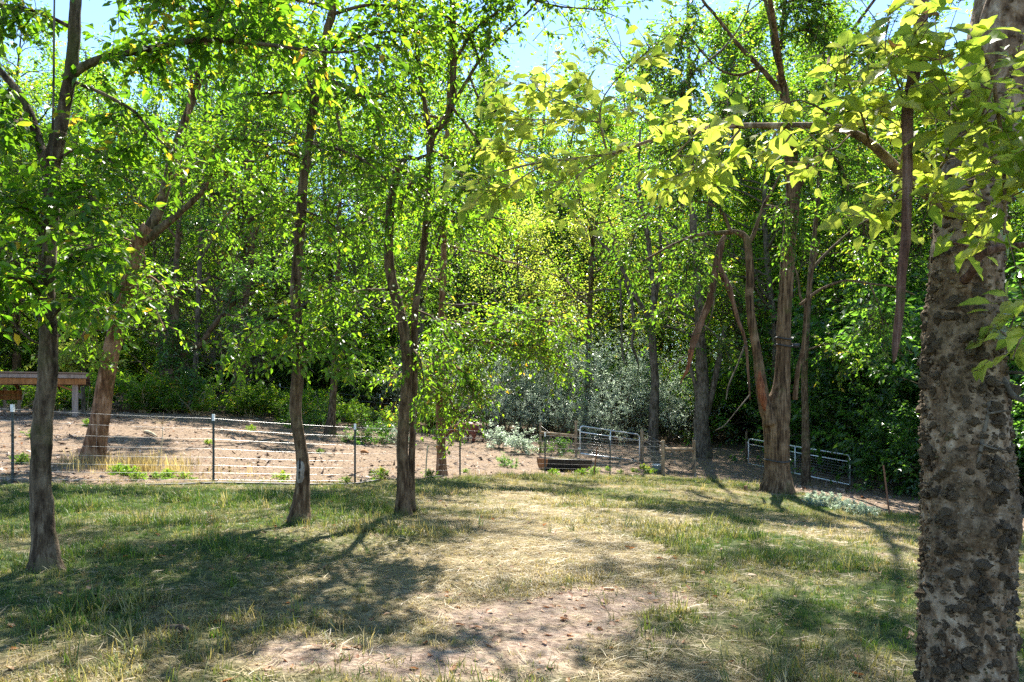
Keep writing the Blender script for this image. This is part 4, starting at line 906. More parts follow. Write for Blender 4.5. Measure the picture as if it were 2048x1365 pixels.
# ---- dead stem that hangs in front of the warty trunk
rows = [(1856, -260, 36, 2.95), (1848, -60, 34, 2.95), (1842, 30, 32, 2.95), (1838, 100, 29, 2.95), (1824, 170, 28, 2.95), (1815, 230, 27, 2.95), (1816, 300, 24, 2.95), (1814, 400, 22, 2.95), (1812, 470, 22, 2.95), (1804, 540, 21, 2.95), (1800, 610, 20, 2.95), (1795, 660, 18, 2.95), (1791, 695, 15, 2.95), (1789, 715, 9, 2.95), (1787, 726, 3, 2.95)]
pts = np.array([P(*r[:2], r[3]) for r in rows]); rad = np.array([r[2] / 2 / F * r[3] for r in rows]) * .84
c0 = pts[0]
tag(part('hanging_stem', Geo().tube(pts, rad, 18, step=.015, amp=.12, freq=26, ridges=.16, seed=4).mesh('hanging_stem', (M['vine_red'],), c0), loc=c0), 'red-brown dead stem hanging straight down with a broken lower end', 'dead stem')

# ------------------------------------------------------------------ woods: a few kinds, every tree an object of its own
def kind_root(name, label, cat, bark, leaf, tubes, L, stem_name='trunk', leaf_name='crown', tmpl=T_RHOMB):
    root = thing(name, label, cat, (0, 0, 0))
    g, tw = Geo(), Geo()
    for pts, rs, lv in tubes:
        if lv == 0: g.tube(pts, rs, 9, step=.5, amp=.10, freq=2, flare=.4 if stem_name == 'trunk' else 0)
        else: tw.tube(pts, np.maximum(rs, .007), 5 if lv == 1 else 3, cap=False)
    part(stem_name, g.mesh(stem_name, (M[bark],)), root)
    if tw.n: part('branches', tw.mesh('branches', (M[bark],)), root, 'stuff')
    part(leaf_name, L.mesh(leaf_name, M[leaf], tmpl=tmpl), root, 'stuff')
    return root

def wood_tree(seed, h, start, spread, nb, bark, leaf, size=.165, nl=14):
    rng = np.random.default_rng(seed)
    pts, d = [np.array((0, 0, -.2))], np.array((0, 0, 1.0))
    n = 9
    lean = rng.normal(0, .05, 3)
    for i in range(n):
        d = norm(d + rng.normal(0, .09, 3) * np.array((1, 1, 0)) + lean * .3 + UPV * .25)
        pts.append(pts[-1] + d * h / n)
    pts = np.array(pts); rs = np.interp(np.linspace(0, 1, n + 1), [0, .5, 1], [h * .0105, h * .0072, h * .0015])
    tubes, sp = [(pts, rs, 0)], []
    for k in range(nb):
        t = start + (1 - start) * (k + rng.uniform(0, 1)) / nb
        f = t * n; i = min(int(f), n - 1)
        p = pts[i] + (pts[i + 1] - pts[i]) * (f - i)
        az = rng.uniform(0, 2 * np.pi)
        q = (t - start) / (1 - start)
        ln = spread * (.55 + .75 * math.sin(math.pi * min(1, .18 + q * .82))) * rng.uniform(.7, 1.25) * (1 - .45 * q)
        dv = np.array((math.cos(az), math.sin(az), rng.uniform(.1, .7) + .5 * q))
        tb, s2 = [], []
        grow(rng, p, dv, ln, rs[i] * .5, 1, 2, tb, s2, .06, .4, (4, 6), nsp=3, spl=.55)
        tubes += tb; sp += s2
    L = Leaves()
    spray_leaves(rng, L, [x[0] for x in sp], [x[1] for x in sp], np.array([x[2] for x in sp]), nl, size, lat=.2)
    return tubes, L

WT = []
for i, (nm, lab, h, st, spr, nb, bark, leaf) in enumerate((
        ('woodland_tree', 'x', 17, .22, 3.2, 34, 'bark_grey', 'leaf_wood'), ('woodland_tree', 'x', 16, .14, 3.6, 36, 'bark_dark', 'leaf_green'),
        ('woodland_tree', 'x', 18, .26, 3.4, 34, 'bark_grey', 'leaf_bright'), ('woodland_tree', 'x', 15, .10, 3.5, 36, 'bark_dark', 'leaf_wood'), ('woodland_tree', 'x', 17, .18, 3.1, 34, 'bark_brown', 'leaf_bright'))):
    tb, L = wood_tree(50 + i, h, st, spr, nb, bark, leaf)
    WT.append((kind_root(nm, lab, 'tree', bark, leaf, tb, L), h))
used = set()
wrng = np.random.default_rng(77)
ZL = {'l': ('tall leafy tree standing in the dim woods behind the shelter and the bare paddock', 'trees of the woods behind the shelter'),
      'c': ('tall leafy tree rising behind the bank of silvery bushes', 'trees of the woods behind the silvery bushes'),
      'r': ('tall leafy tree in the woods beyond the open pipe gate', 'trees of the woods beyond the open gate'),
      'h': ('distant leafy tree high on the wooded rise beyond the paddock', 'trees on the far wooded rise')}
def place(lst, k, x, y, label, group, sc=1.0, sz=None, rot=None):
    root, _ = lst[k]
    rot = wrng.uniform(0, 6.28) if rot is None else rot
    loc = G(x, y)
    if id(root) in used: return copy_tree(root, loc, rot, sc, label, group, sz)
    used.add(id(root)); root.location = tuple(map(float, loc)); root.rotation_euler = (0, 0, rot); root.scale = (sc, sc, sz or sc)
    root['label'] = label; root['group'] = group
    return root
pts_w = []
tries = 0
while len(pts_w) < 290 and tries < 20000:
    tries += 1
    y = wrng.uniform(22, 105) if wrng.random() < .85 else wrng.uniform(22, 50)
    x = wrng.uniform(-.74 * y - 9, .74 * y + 12)
    if y < ywood(x) + (5.0 if x < -4 else 5.0): continue
    if x < -10 and x > -22 and y < 30: continue
    md = 3.1 + .02 * max(0, y - 35)
    if any((x - a_) ** 2 + (y - b_) ** 2 < md * md for a_, b_ in pts_w): continue
    px = CX + x / y * F
    if 760 < px < 1420 and y < 54 and wrng.random() < .86: continue
    pts_w.append((x, y))
for x, y in pts_w:
    k = int(wrng.integers(0, 5))
    px = CX + x / y * F
    sc = wrng.uniform(.85, 1.22)
    lim = 1e9
    if 990 < px < 1340: lim = CAMZ + (HY - 150) / F * y - float(gz(x, y))
    elif 230 < px < 330: lim = CAMZ + (HY - 300) / F * y - float(gz(x, y))
    sc = max(.45, min(sc, lim / WT[k][1] * .97))
    z = 'h' if y > 66 else 'l' if px < 760 else 'c' if px < 1400 else 'r'
    place(WT, k, x, y, *ZL[z], sc=sc)

tb, L = wood_tree(61, 12, .25, 3.0, 30, 'bark_grey', 'leaf_pale', .15, 12)
YT = [(kind_root('yellowing_tree', 'x', 'tree', 'bark_grey', 'leaf_pale', tb, L), 12)]
for px, d, sc, lab in ((1085, 41.5, 1.0, 'yellowing tree standing behind the middle of the silvery bank'), (1175, 47, 1.15, 'yellowing tree deeper in the woods behind the silvery bank')):
    place(YT, 0, (px - CX) / F * d, d, lab, 'yellowing trees', sc)
tubes, sp = [], []
brng = np.random.default_rng(66)
for k in range(4): grow(brng, np.array((brng.normal(0, .15), 0, -.1)), np.array((brng.normal(0, .35), brng.normal(0, .3), 1)), 4.2, .06, 0, 3, tubes, sp, .03, .55, (4, 6))
bt = thing('bare_tree', 'tangle of bare dead twigs above the heavy sideways limb of the ivy-wrapped tree', 'tree', gp(432, 30.5))
g, tw = Geo(), Geo()
for pts, rs, lv in tubes: (g if lv == 0 else tw).tube(pts, np.maximum(rs, .008), 6 if lv == 0 else 3, cap=False)
part('trunk', g.mesh('trunk', (M['bark_grey'],)), bt); part('twigs', tw.mesh('twigs', (M['bark_grey'],)), bt, 'stuff')

for px, d in ((1005, 62), (1062, 66), (1120, 61), (1185, 67), (1245, 62), (1310, 65), (1150, 72), (1040, 74), (950, 63), (1270, 73)):
    x = (px - CX) / F * d
    k = int(wrng.integers(0, 5))
    place(WT, k, x, d, *ZL['c'], sc=min(1.55, (CAMZ + (HY - 165) / F * d - float(gz(x, d))) / WT[k][1]))

for px, d, k in ((1395, 41, 0), (1470, 44, 2), (1545, 41, 4), (1640, 45, 2), (1730, 42, 0)):
    x = (px - CX) / F * d
    place(WT, k, x, d, *ZL['r' if px > 1400 else 'c'], sc=min(1.4, (CAMZ + (HY - 25) / F * d - float(gz(x, d))) / WT[k][1]))

# bushes
def bush(seed, h, w, nst, bark, leaf, size, nl, name, cat='shrub', asp=.5, droop=.45, kids=(4, 6), upr=.9, maxl=2, nsp=4, spl=.5, tmpl=T_RHOMB):
    rng = np.random.default_rng(seed); tubes, sp = [], []
    for k in range(nst):
        az = rng.uniform(0, 6.28); r0 = rng.uniform(0, .12) * w
        d = np.array((math.cos(az) * w / h * rng.uniform(.2, .9), math.sin(az) * w / h * rng.uniform(.2, .9), upr))
        tb, s2 = [], []
        grow(rng, np.array((math.cos(az) * r0, math.sin(az) * r0, -.05)), d, h * rng.uniform(.55, .8), .012 * h, 0, maxl, tb, s2, .02, .4, kids, nsp=nsp, spl=spl, start=.15)
        tubes += tb; sp += s2
    L = Leaves()
    spray_leaves(rng, L, [x[0] for x in sp], [x[1] for x in sp], np.array([x[2] for x in sp]), nl, size, droop=droop, lat=.12, asp=asp)
    L.p = [np.stack([q[:, 0], q[:, 1], np.maximum(q[:, 2], .03)], 1) for q in L.p]
    g = Geo()
    for pts, rs, lv in tubes: g.tube(pts, np.maximum(rs, .004), 5 if lv == 0 else 3, cap=False)
    root = thing(name, 'x', cat, (0, 0, 0))
    part('stems', g.mesh('stems', (M[bark],)), root)
    part('foliage', L.mesh('foliage', M[leaf], tmpl=tmpl), root, 'stuff')
    return root

SB = [(bush(s_, 4.6, 3.4, 9, 'bark_dark', 'leaf_silver', .115, 11, 'silvery_bush', asp=.4, droop=.55, nsp=2, kids=(3, 5)), 4.6) for s_ in (201, 202, 203)]
sil = 'bushy silver-leaved shrub in the pale bank behind the closed pipe gate'
for i, (px, d, sc) in enumerate(((830, 35.5, .75), (905, 36.5, .9), (975, 35.5, 1.0), (1050, 36, 1.1), (1120, 37, 1.22), (1190, 36, 1.15), (1255, 37.5, 1.1), (1330, 37, .95), (1380, 38.5, .9), (1085, 39, 1.3), (1160, 40, 1.35), (940, 39, 1.1), (1010, 33.6, .6), (1140, 33.8, .62), (1230, 34.2, .6))):
    x = (px - CX) / F * d
    place(SB, i % 3, x, d, sil, 'silvery shrubs in the bank', sc * wrng.uniform(.72, 1.0))
DB = [(bush(s_, 3.0, 2.6, 8, 'bark_dark', 'leaf_wood', .14, 9, 'understory_bush'), 3.0) for s_ in (211, 212, 213)]
und = 'green bush growing in the shade between the woodland trunks'
cnt = 0
while cnt < 150:
    y = wrng.uniform(24, 75); x = wrng.uniform(-.72 * y - 6, .72 * y + 8)
    if y < ywood(x) + 1.5: continue
    px = CX + x / y * F
    if 860 < px < 1400 and y < 42: continue
    if px < 800 and y < 36: continue
    place(DB, cnt % 3, x, y, und, 'bushes under the woodland trees', wrng.uniform(.6, 1.7)); cnt += 1
GB = [(bush(s_, 5.2, 4.2, 8, 'bark_dark', 'leaf_dark', .24, 8, 'glossy_bush', asp=.55, droop=.5, nsp=3), 5.2) for s_ in (221, 222, 223)]
gl = 'tall dark glossy-leaved bush in the thicket behind the open pipe gate'
for i, (px, d, sc) in enumerate(((1660, 33, .95), (1725, 31, 1.0), (1790, 29, 1.1), (1850, 27, 1.05), (1900, 26, 1.2), (1760, 34, 1.35), (1830, 32, 1.4), (1690, 37, 1.3), (1980, 25, 1.1), (2060, 23, 1.1), (2140, 21, 1.0), (1640, 31.5, .5), (1940, 30, 1.5), (2040, 28, 1.5), (2130, 26, 1.4), (1755, 27.2, .55), (1815, 24.8, .6), (1860, 22.8, .55), (2090, 20, .7), (1590, 36, .8))):
    place(GB, i % 3, (px - CX) / F * d, d, gl, 'glossy bushes behind the open gate', sc)
HB = [(bush(s_, .95, .8, 9, 'straw', 'leaf_bright', .10, 7, 'leafy_weed', 'plant', upr=1.2, kids=(2, 4), maxl=1), .95) for s_ in (231, 232, 233)]
hb = 'bright leafy weed in the sunlit strip at the foot of the woods'
for i in range(64):
    px = wrng.uniform(-60, 640) if i < 52 else wrng.uniform(640, 900)
    d = ywood((px - CX) / F * 28) + wrng.uniform(-.9, 2.2)
    place(HB, i % 3, (px - CX) / F * d, d, hb, 'leafy weeds along the woods edge', wrng.uniform(.7, 1.5))

PB = [(bush(s_, 1.0, 1.1, 8, 'bark_dark', 'leaf_silver' if s_ == 242 else 'leaf_dark', .095, 8, 'paddock_bush', upr=.9, kids=(3, 5), maxl=1), 1.0) for s_ in (241, 242, 243)]
for k, px, d, sc, lab in ((0, 752, 25.5, .95, 'green bush in the bare paddock left of the twin stems'), (1, 800, 26.5, .8, 'pale bush in the paddock half hidden behind the twin stems'), (1, 1000, 28.6, .95, 'large silvery bush in the paddock beside the cattle'), (1, 1050, 28.0, .85, 'silvery bush in the paddock behind the trough'), (0, 1110, 28.8, .75, 'small green bush behind the wooden rail'),
                          (0, 1015, 22.3, .42, 'low bright green plant on bare dirt left of the trough'), (2, 703, 24.5, .55, 'small pale-leaved bush by the ivy-covered trunk'), (2, 596, 27, .8, 'green bush behind the single slim trunk'), (2, 650, 29.0, .9, 'bush at the woods edge behind the ivy-covered trunk')):
    place(PB, k, (px - CX) / F * d, d, lab, 'bushes in the paddock', sc)
SW = [(bush(s_, .42, .5, 9, 'straw', 'leaf_silver' if s_ == 251 else 'leaf_bright', .07, 7, 'low_weed', 'plant', asp=.35, maxl=1, kids=(2, 4), upr=.8), .42) for s_ in (251, 252)]
for i, (px, d) in enumerate(((1642, 17.6), (1660, 17.2), (1690, 16.8), (1712, 16.3), (1733, 16.0), (1726, 16.8), (1680, 18.0), (1625, 18.4))):
    place(SW, 0, (px - CX) / F * d, d, 'silvery low weed on the bank between the furrowed trunk and rusty stake', 'silvery weeds on the bank', wrng.uniform(.45, .85))
for i in range(26):
    px, d = ((230, 13.6), (245, 13.9), (262, 13.4), (318, 13.2), (335, 13.5), (280, 13.0), (372, 13.4), (640, 20), (690, 14.9), (755, 15.6), (560, 14.2), (1290, 26.3), (1270, 25.2), (1300, 25.0), (1215, 24.8), (1240, 24.2), (1185, 22.6), (1160, 22.0), (1110, 21.2), (860, 17.2), (45, 14), (70, 17), (420, 19), (180, 19.5), (930, 19), (500, 24))[i]
    place(SW, 1, (px - CX) / F * d, d, 'small green weed sprouting from the paddock dirt', 'small weeds in the paddock dirt', wrng.uniform(.3, .65))

# ------------------------------------------------------------------ wire fence on steel posts
FP = [(-420, 10.2), (25, 11.4), (427, 13), (710, 15), (920, 17.8), (1090, 21.4), (1220, 23.4)]
fp = [gp(*q) for q in FP]
fence = thing('wire_fence', 'woven wire fence on dark steel posts with white tips, between lawn and paddock', 'fence', fp[1])
def t_post(parent, p, h, base, lean=0.0, cap='post_white'):
    g = Geo(); w = .022
    top = np.array((lean, 0, h))
    g.beam(p + (0, 0, -.1), p + top, .038, .010, (0, 1, 0)); g.beam(p + (0, .016, -.1), p + top + (0, .016, 0), .008, .032, (0, 1, 0))
    for z in np.arange(.12, h - .1, .1): g.box(p + (-.008 + lean * z / h, -.013, z), p + (.008 + lean * z / h, -.004, z + .02))
    o = part('fence_post', g.mesh('fence_post', (M['post_green'],), base, smoothed=False), parent)
    if cap:
        c = Geo().beam(p + top * ((h - .11) / h), p + top * 1.004, .040, .044, (0, 1, 0))
        part('post_tip', c.mesh('post_tip', (M[cap],), base, smoothed=False), o)
for q in fp: t_post(fence, q, 1.2, fp[1])
wp = fp + [gp(1326, 25.2)]
WH = (.06, .18, .31, .45, .60, .77, .95, 1.13)
def wires(parent, path, heights, base, r=.0023, stays=.32, sag=.012):
    for h in heights:
        P_ = []
        for a_, b_ in zip(path[:-1], path[1:]):
            for t_ in np.linspace(0, 1, 7)[:-1]:
                q = a_ + (b_ - a_) * t_
                P_.append(q + (0, -.02, h - sag * 4 * t_ * (1 - t_)))
        P_.append(path[-1] + (0, -.02, h))
        part('wire', Geo().tube(np.array(P_), r, 4).mesh('wire', (M['wire'],), base), parent)
    if stays:
        g = Geo()
        for a_, b_ in zip(path[:-1], path[1:]):
            n_ = int(np.linalg.norm(b_ - a_) / stays)
            for i in range(n_):
                q = a_ + (b_ - a_) * (i + .5) / n_ + (0, -.02, 0)
                g.tube([q + (0, 0, heights[0]), q + (0, 0, heights[-2])], r * .3, 3)
        part('stay_wires', g.mesh('stay_wires', (M['wire'],), base), parent, 'stuff')
wires(fence, wp, WH, fp[1])
bp = [gp(560, 35), gp(760, 36), gp(924, 37), gp(963, 37.2), gp(1090, 36)]
bf = thing('wire_fence', 'far wire fence with pale post tips in the shade behind the cattle', 'fence', bp[2])
for q in bp: t_post(bf, q, 1.15, bp[2])
wires(bf, bp, (.25, .5, .75, 1.0), bp[2], .004, None)

def wood_post(parent, name, p, h, r, base, lean=(0, 0)):
    o = part(name, Geo().tube([p + (0, 0, -.1), p + (lean[0] * .5, lean[1] * .5, h * .5), p + (lean[0], lean[1], h)], [r * 1.05, r, r * .97], 12, step=.1, amp=.06, freq=6).mesh(name, (M['wood_post'],), base), parent)
    return o
def hbrace(label, pa, ha, pb, hb_, ra, rb, zr):
    b = thing('brace_posts', label, 'fence post', pa)
    wood_post(b, 'post', pa, ha, ra, pa); wood_post(b, 'post', pb, hb_, rb, pa)
    part('rail', Geo().tube([pa + (0, 0, zr[0]), pb + (0, 0, zr[1])], [.055, .06], 10, step=.1, amp=.06).mesh('rail', (M['wood_post'],), pa), b)
    part('tie_wire', Geo().tube([pa + (0, -.06, ha * .9), pb + (0, -.06, .25)], .004, 4).mesh('tie_wire', (M['wire'],), pa), b)
A1, A2 = gp(1081, 29), gp(1152, 27.8)
hbrace('weathered wooden post pair with a rail between, on the far side of the trough', A1, 1.15, A2, 1.46, .045, .055, (.78, .88))
B1, B2 = gp(1326, 25.2), gp(1388, 26)
hbrace('pair of stout wooden posts with a low rail at the corner of the lawn', B1, 1.17, B2, 1.17, .065, .065, (.86, .86))
C1 = gp(1284, 29.3)
hp = thing('gate_post', 'single wooden post carrying the hinge end of the closed pipe gate', 'fence post', C1)
wood_post(hp, 'post', C1, 1.2, .07, C1)
pw = thing('pen_wires', 'short run of wires between the gate post and the corner posts', 'fence', C1)
wires(pw, [C1, B1], (.2, .4, .6, .8, .95, 1.08), C1, .0036, .4)

def pipe_gate(label, a_, b_, h, nw=7, lift=.06, bottom=.0):
    a_, b_ = np.array(a_), np.array(b_)
    g0 = thing('pipe_gate', label, 'gate', a_)
    ex = b_ - a_; Ln = np.linalg.norm(ex); ex = ex / Ln
    q = lambda u, z: a_ + ex * u + np.array((0, 0, lift + z))
    rr = .14; arc = [(rr - rr * math.cos(t_), h - rr + rr * math.sin(t_)) for t_ in np.linspace(0, math.pi / 2, 6)]
    path = [q(0, 0), q(0, h * .5)] + [q(u, z) for u, z in arc] + [q(Ln * .5, h)] + [q(Ln - u, z) for u, z in arc[::-1]] + [q(Ln, h * .5), q(Ln, 0)]
    part('frame', Geo().tube(np.array(path), .026, 8).mesh('frame', (M['galv'],), a_), g0)
    part('rail', Geo().tube([q(0, h * .78), q(Ln, h * .78)], .022, 8).mesh('rail', (M['galv'],), a_), g0)
    part('rail', Geo().tube([q(0, 0.01), q(Ln, .01)], .026, 8).mesh('rail', (M['galv'],), a_), g0)
    part('upright', Geo().tube([q(Ln * .5, 0), q(Ln * .5, h)], .022, 8).mesh('upright', (M['galv'],), a_), g0)
    for i in range(nw):
        z = h * .78 * (i + 1) / (nw + 1)
        part('wire', Geo().tube([q(0, z), q(Ln, z)], .0034, 4).mesh('wire', (M['wire'],), a_), g0)
    g = Geo(); n_ = int(Ln / .16)
    for i in range(1, n_): g.tube([q(Ln * i / n_, 0), q(Ln * i / n_, h * .78)], .0014, 3)
    part('stay_wires', g.mesh('stay_wires', (M['wire'],), a_), g0, 'stuff')
    for z in (.2, h * .85): part('hinge', Geo().box(q(-.07, z) - .02, q(.0, z) + .02).mesh('hinge', (M['galv'],), a_, smoothed=False), g0)
    return g0
pipe_gate('galvanised pipe gate shut between two wooden posts behind the trough', P(1160, 911, 27.9), P(1279, 926, 29.2), 1.05)
pipe_gate('galvanised pipe gate standing open, partly hidden by the furrowed trunk', P(1497, 931, 30), P(1700, 974, 25.5), 1.02)
C2 = gp(1493, 30.3)
hp = thing('gate_post', 'dark weathered post at the hinge of the open pipe gate', 'fence post', C2)
part('post', Geo().tube([C2 + (0, 0, -.1), C2 + (0, 0, 1.25)], .05, 8, step=.1, amp=.06).mesh('post', (M['bark_dark'],), C2), hp)

q = gp(1775, 16.5)
st = thing('steel_stake', 'rusty leaning steel stake on the bank near the warty trunk', 'stake', q)
part('stake', Geo().beam(q + (.06, 0, -.1), q + (-.09, 0, 1.13), .036, .01, (0, 1, 0)).beam(q + (.06, .017, -.1), q + (-.09, .017, 1.13), .008, .03, (0, 1, 0)).mesh('stake', (M['rust'],), q, smoothed=False), st)
q = gp(1188, 22.2)
tag(part('short_stake', Geo().beam((-.02, 0, -.1), (.1, 0, .85), .04, .02, (0, 1, 0)).mesh('short_stake', (M['rust'],), smoothed=False), loc=q), 'short dark leaning stake beside the trough', 'stake')
q = gp(851, 17.0)
tag(part('thin_stake', Geo().tube([(0, 0, -.1), (.02, 0, .4), (.05, 0, .74)], .016, 6).mesh('thin_stake', (M['straw'],)), loc=q), 'thin pale stake by the wires next to the orange-brown trunk', 'stake')

# ------------------------------------------------------------------ trough, hay, tub
q = gp(1128, 23.3); yaw = .42
tr = thing('feed_trough', 'black half-barrel trough heaped with hay behind the wire fence', 'trough', q); tr.rotation_euler = (0, .05, yaw)
def shell(Ln, r, thick):
    n_ = 14; th = np.linspace(math.pi, 2 * math.pi, n_); V, Q = [], []
    for x in (-Ln / 2, Ln / 2):
        for rad_ in (r, r - thick):
            for t_ in th: V.append((x, rad_ * math.cos(t_), r * .92 + rad_ * .92 * math.sin(t_)))
    for i in range(n_ - 1):
        o_, i_, O, I = i, n_ + i, 2 * n_ + i, 3 * n_ + i
        Q += [(o_, o_ + 1, O + 1, O), (i_ + 1, i_, I, I + 1)]
    for a_, b_ in ((0, n_), (2 * n_, 3 * n_)):
        for i in range(n_ - 1): Q.append((a_ + i, a_ + i + 1, b_ + i + 1, b_ + i))
    for i in (0, n_ - 1): Q.append((i, i + n_, i + 3 * n_, i + 2 * n_))
    return V, Q
part('body', Geo().add(*shell(1.55, .40, .02)).mesh('body', (M['rubber'],)), tr)
for sx, mt in ((-.765, 'timber'), (.765, 'rubber')):
    th = np.linspace(math.pi, 2 * math.pi, 14); V = [(sx + k_, .378 * math.cos(t_), .368 + .35 * math.sin(t_)) for k_ in (-.012, .012) for t_ in th]
    Q = [(i, i + 1, i + 15, i + 14) for i in range(13)] + [(0, 14, 27, 13)]
    T_ = [(0, i + 1, i) for i in range(1, 13)] + [(14, 14 + i, 15 + i) for i in range(1, 13)]
    part('end_panel', Geo().add(V, Q, T_).mesh('end_panel', (M[mt],), smoothed=False), tr, label='tan end panel' if sx < 0 else None)
for sy in (-1, 1): part('rim', Geo().tube([(-.775, .395 * sy, .372), (.775, .395 * sy, .372)], .018, 6).mesh('rim', (M['rubber'],)), tr)
hg = Geo(); hr = np.random.default_rng(8)
for k_ in range(900):
    x = np.clip(hr.normal(-.1, .38), -.7, .7); y = hr.uniform(-.33, .33); z = .28 + .16 * math.exp(-(x / .5) ** 2 - (y / .3) ** 2) * hr.uniform(.3, 1.1)
    dv = norm(hr.normal(0, 1, 3) * (1, 1, .35)) * hr.uniform(.06, .16)
    hg.tube([np.array((x, y, z)), np.array((x, y, z)) + dv], .004, 3, cap=False)
hv = [(x, y, .26 + .13 * math.exp(-((x + .1) / .5) ** 2 - (y / .3) ** 2) + .03 * hr.random()) for x in np.linspace(-.72, .72, 16) for y in np.linspace(-.34, .34, 8)]
hg.add(hv, [(i * 8 + j, i * 8 + j + 1, i * 8 + j + 9, i * 8 + j + 8) for i in range(15) for j in range(7)])
ho = part('hay_heap', hg.mesh('hay_heap', (M['hay'],)), loc=q); ho.rotation_euler = (0, .05, yaw)
tag(ho, 'tangled heap of dry hay lying in the black trough', 'hay')
q = gp(1314, 25.6)
tb = thing('water_tub', 'dull green tub with a pale rim next to the corner posts', 'tub', q)
th = np.linspace(0, 2 * np.pi, 24, endpoint=False)
prof = [(.0, .01), (.15, .0), (.165, .13), (.18, .27), (.165, .272), (.15, .14), (.14, .06), (0, .05)]
V = [(r_ * math.cos(t_), r_ * math.sin(t_), z_) for r_, z_ in prof for t_ in th]
part('body', Geo().add(V, [(i * 24 + j, i * 24 + (j + 1) % 24, (i + 1) * 24 + (j + 1) % 24, (i + 1) * 24 + j) for i in range(len(prof) - 1) for j in range(24)]).mesh('body', (M['tub'],)), tb)
tt = np.linspace(0, 2 * np.pi, 25)
part('rim', Geo().tube(np.stack([.178 * np.cos(tt), .178 * np.sin(tt), .275 + 0 * tt], 1), .014, 6, cap=False).mesh('rim', (M['galv'],)), tb)

# ------------------------------------------------------------------ open shelter
sb = gp(150, 21); sx0, sx1 = P(-170, 0, 21)[0], P(150, 0, 21)[0]
zt = lambda py, d: CAMZ + (HY - py) / F * d
sh = thing('open_shelter', 'low open-sided timber animal shelter at the back of the paddock', 'shelter', sb); sh.rotation_euler = (0, 0, .50)
def bx(name, lo, hi, mat): return part(name, Geo().box(lo, hi).mesh(name, (M[mat],), sb, smoothed=False), sh)
xe = P(171, 0, 21)[0]
bx('fascia', (sx0 - .3, 20.90, zt(757, 21)), (xe, 20.94, zt(749.5, 21)), 'timber_grey')
bx('front_beam', (sx0 - .2, 20.96, zt(769.5, 21)), (xe - .03, 21.05, zt(758, 21)), 'timber')
zf, zb = zt(748, 21), zt(772, 23.6)
rv = [(sx0 - .35, 20.86, zf), (xe + .04, 20.86, zf), (xe + .04, 24.0, zb), (sx0 - .35, 24.0, zb)]
rv = np.array(rv + [(a_, b_, c_ + .035) for a_, b_, c_ in rv])
part('roof', Geo().add(rv, [(3, 2, 1, 0), (4, 5, 6, 7), (0, 1, 5, 4), (1, 2, 6, 5), (2, 3, 7, 6), (3, 0, 4, 7)]).mesh('roof', (M['roof'],), sb, smoothed=False), sh)
for i in range(9):
    x = sx0 + (xe - sx0) * (i + .5) / 9
    part('rafter', Geo().beam((x, 21.06, zf - .07), (x, 23.7, zb - .09), .045, .11).mesh('rafter', (M['timber'],), sb, smoothed=False), sh)
zg = float(gz(sx1, 21))
for x in (sx1, sx0 + .4): bx('post', (x - .075, 21.06, float(gz(x, 21)) - .1), (x + .075, 21.2, zt(769.5, 21)), 'timber_grey')
for i, (za, zc) in enumerate(((800, 791.5), (790.7, 782))): bx('back_plank', (sx0 - .2, 23.5 + .002 * i, zt(za, 23.5)), (P(150, 0, 23.5)[0], 23.54 + .002 * i, zt(zc, 23.5)), 'timber')
for px in (-70, -30, 9, 33, 58, 82, 105, 126, 149):
    x = P(px, 0, 23.6)[0]
    bx('back_post', (x - .04, 23.56, float(gz(x, 23.6)) - .1), (x + .04, 23.64, zt(776, 23.6)), 'timber_grey')
part('brace', Geo().beam((sx1, 21.13, zt(783, 21)), (sx1 - .45, 21.13, zt(770, 21)), .05, .09, (0, 1, 0)).mesh('brace', (M['timber'],), sb, smoothed=False), sh)
part('brace', Geo().beam(P(0, 788, 22), P(22, 803, 22), .05, .10, (0, 1, 0)).mesh('brace', (M['timber'],), sb, smoothed=False), sh)
part('side_plank', Geo().beam((sx1 + .05, 21.3, zt(790, 21)), (sx1 + .1, 23.5, zt(795, 23.5)), .03, .16).mesh('side_plank', (M['timber_grey'],), sb, smoothed=False), sh)
bx('sill_log', (sx0 - .2, 23.45, float(gz(-14, 23.5))), (sx1, 23.6, float(gz(-14, 23.5)) + .1), 'timber_grey')

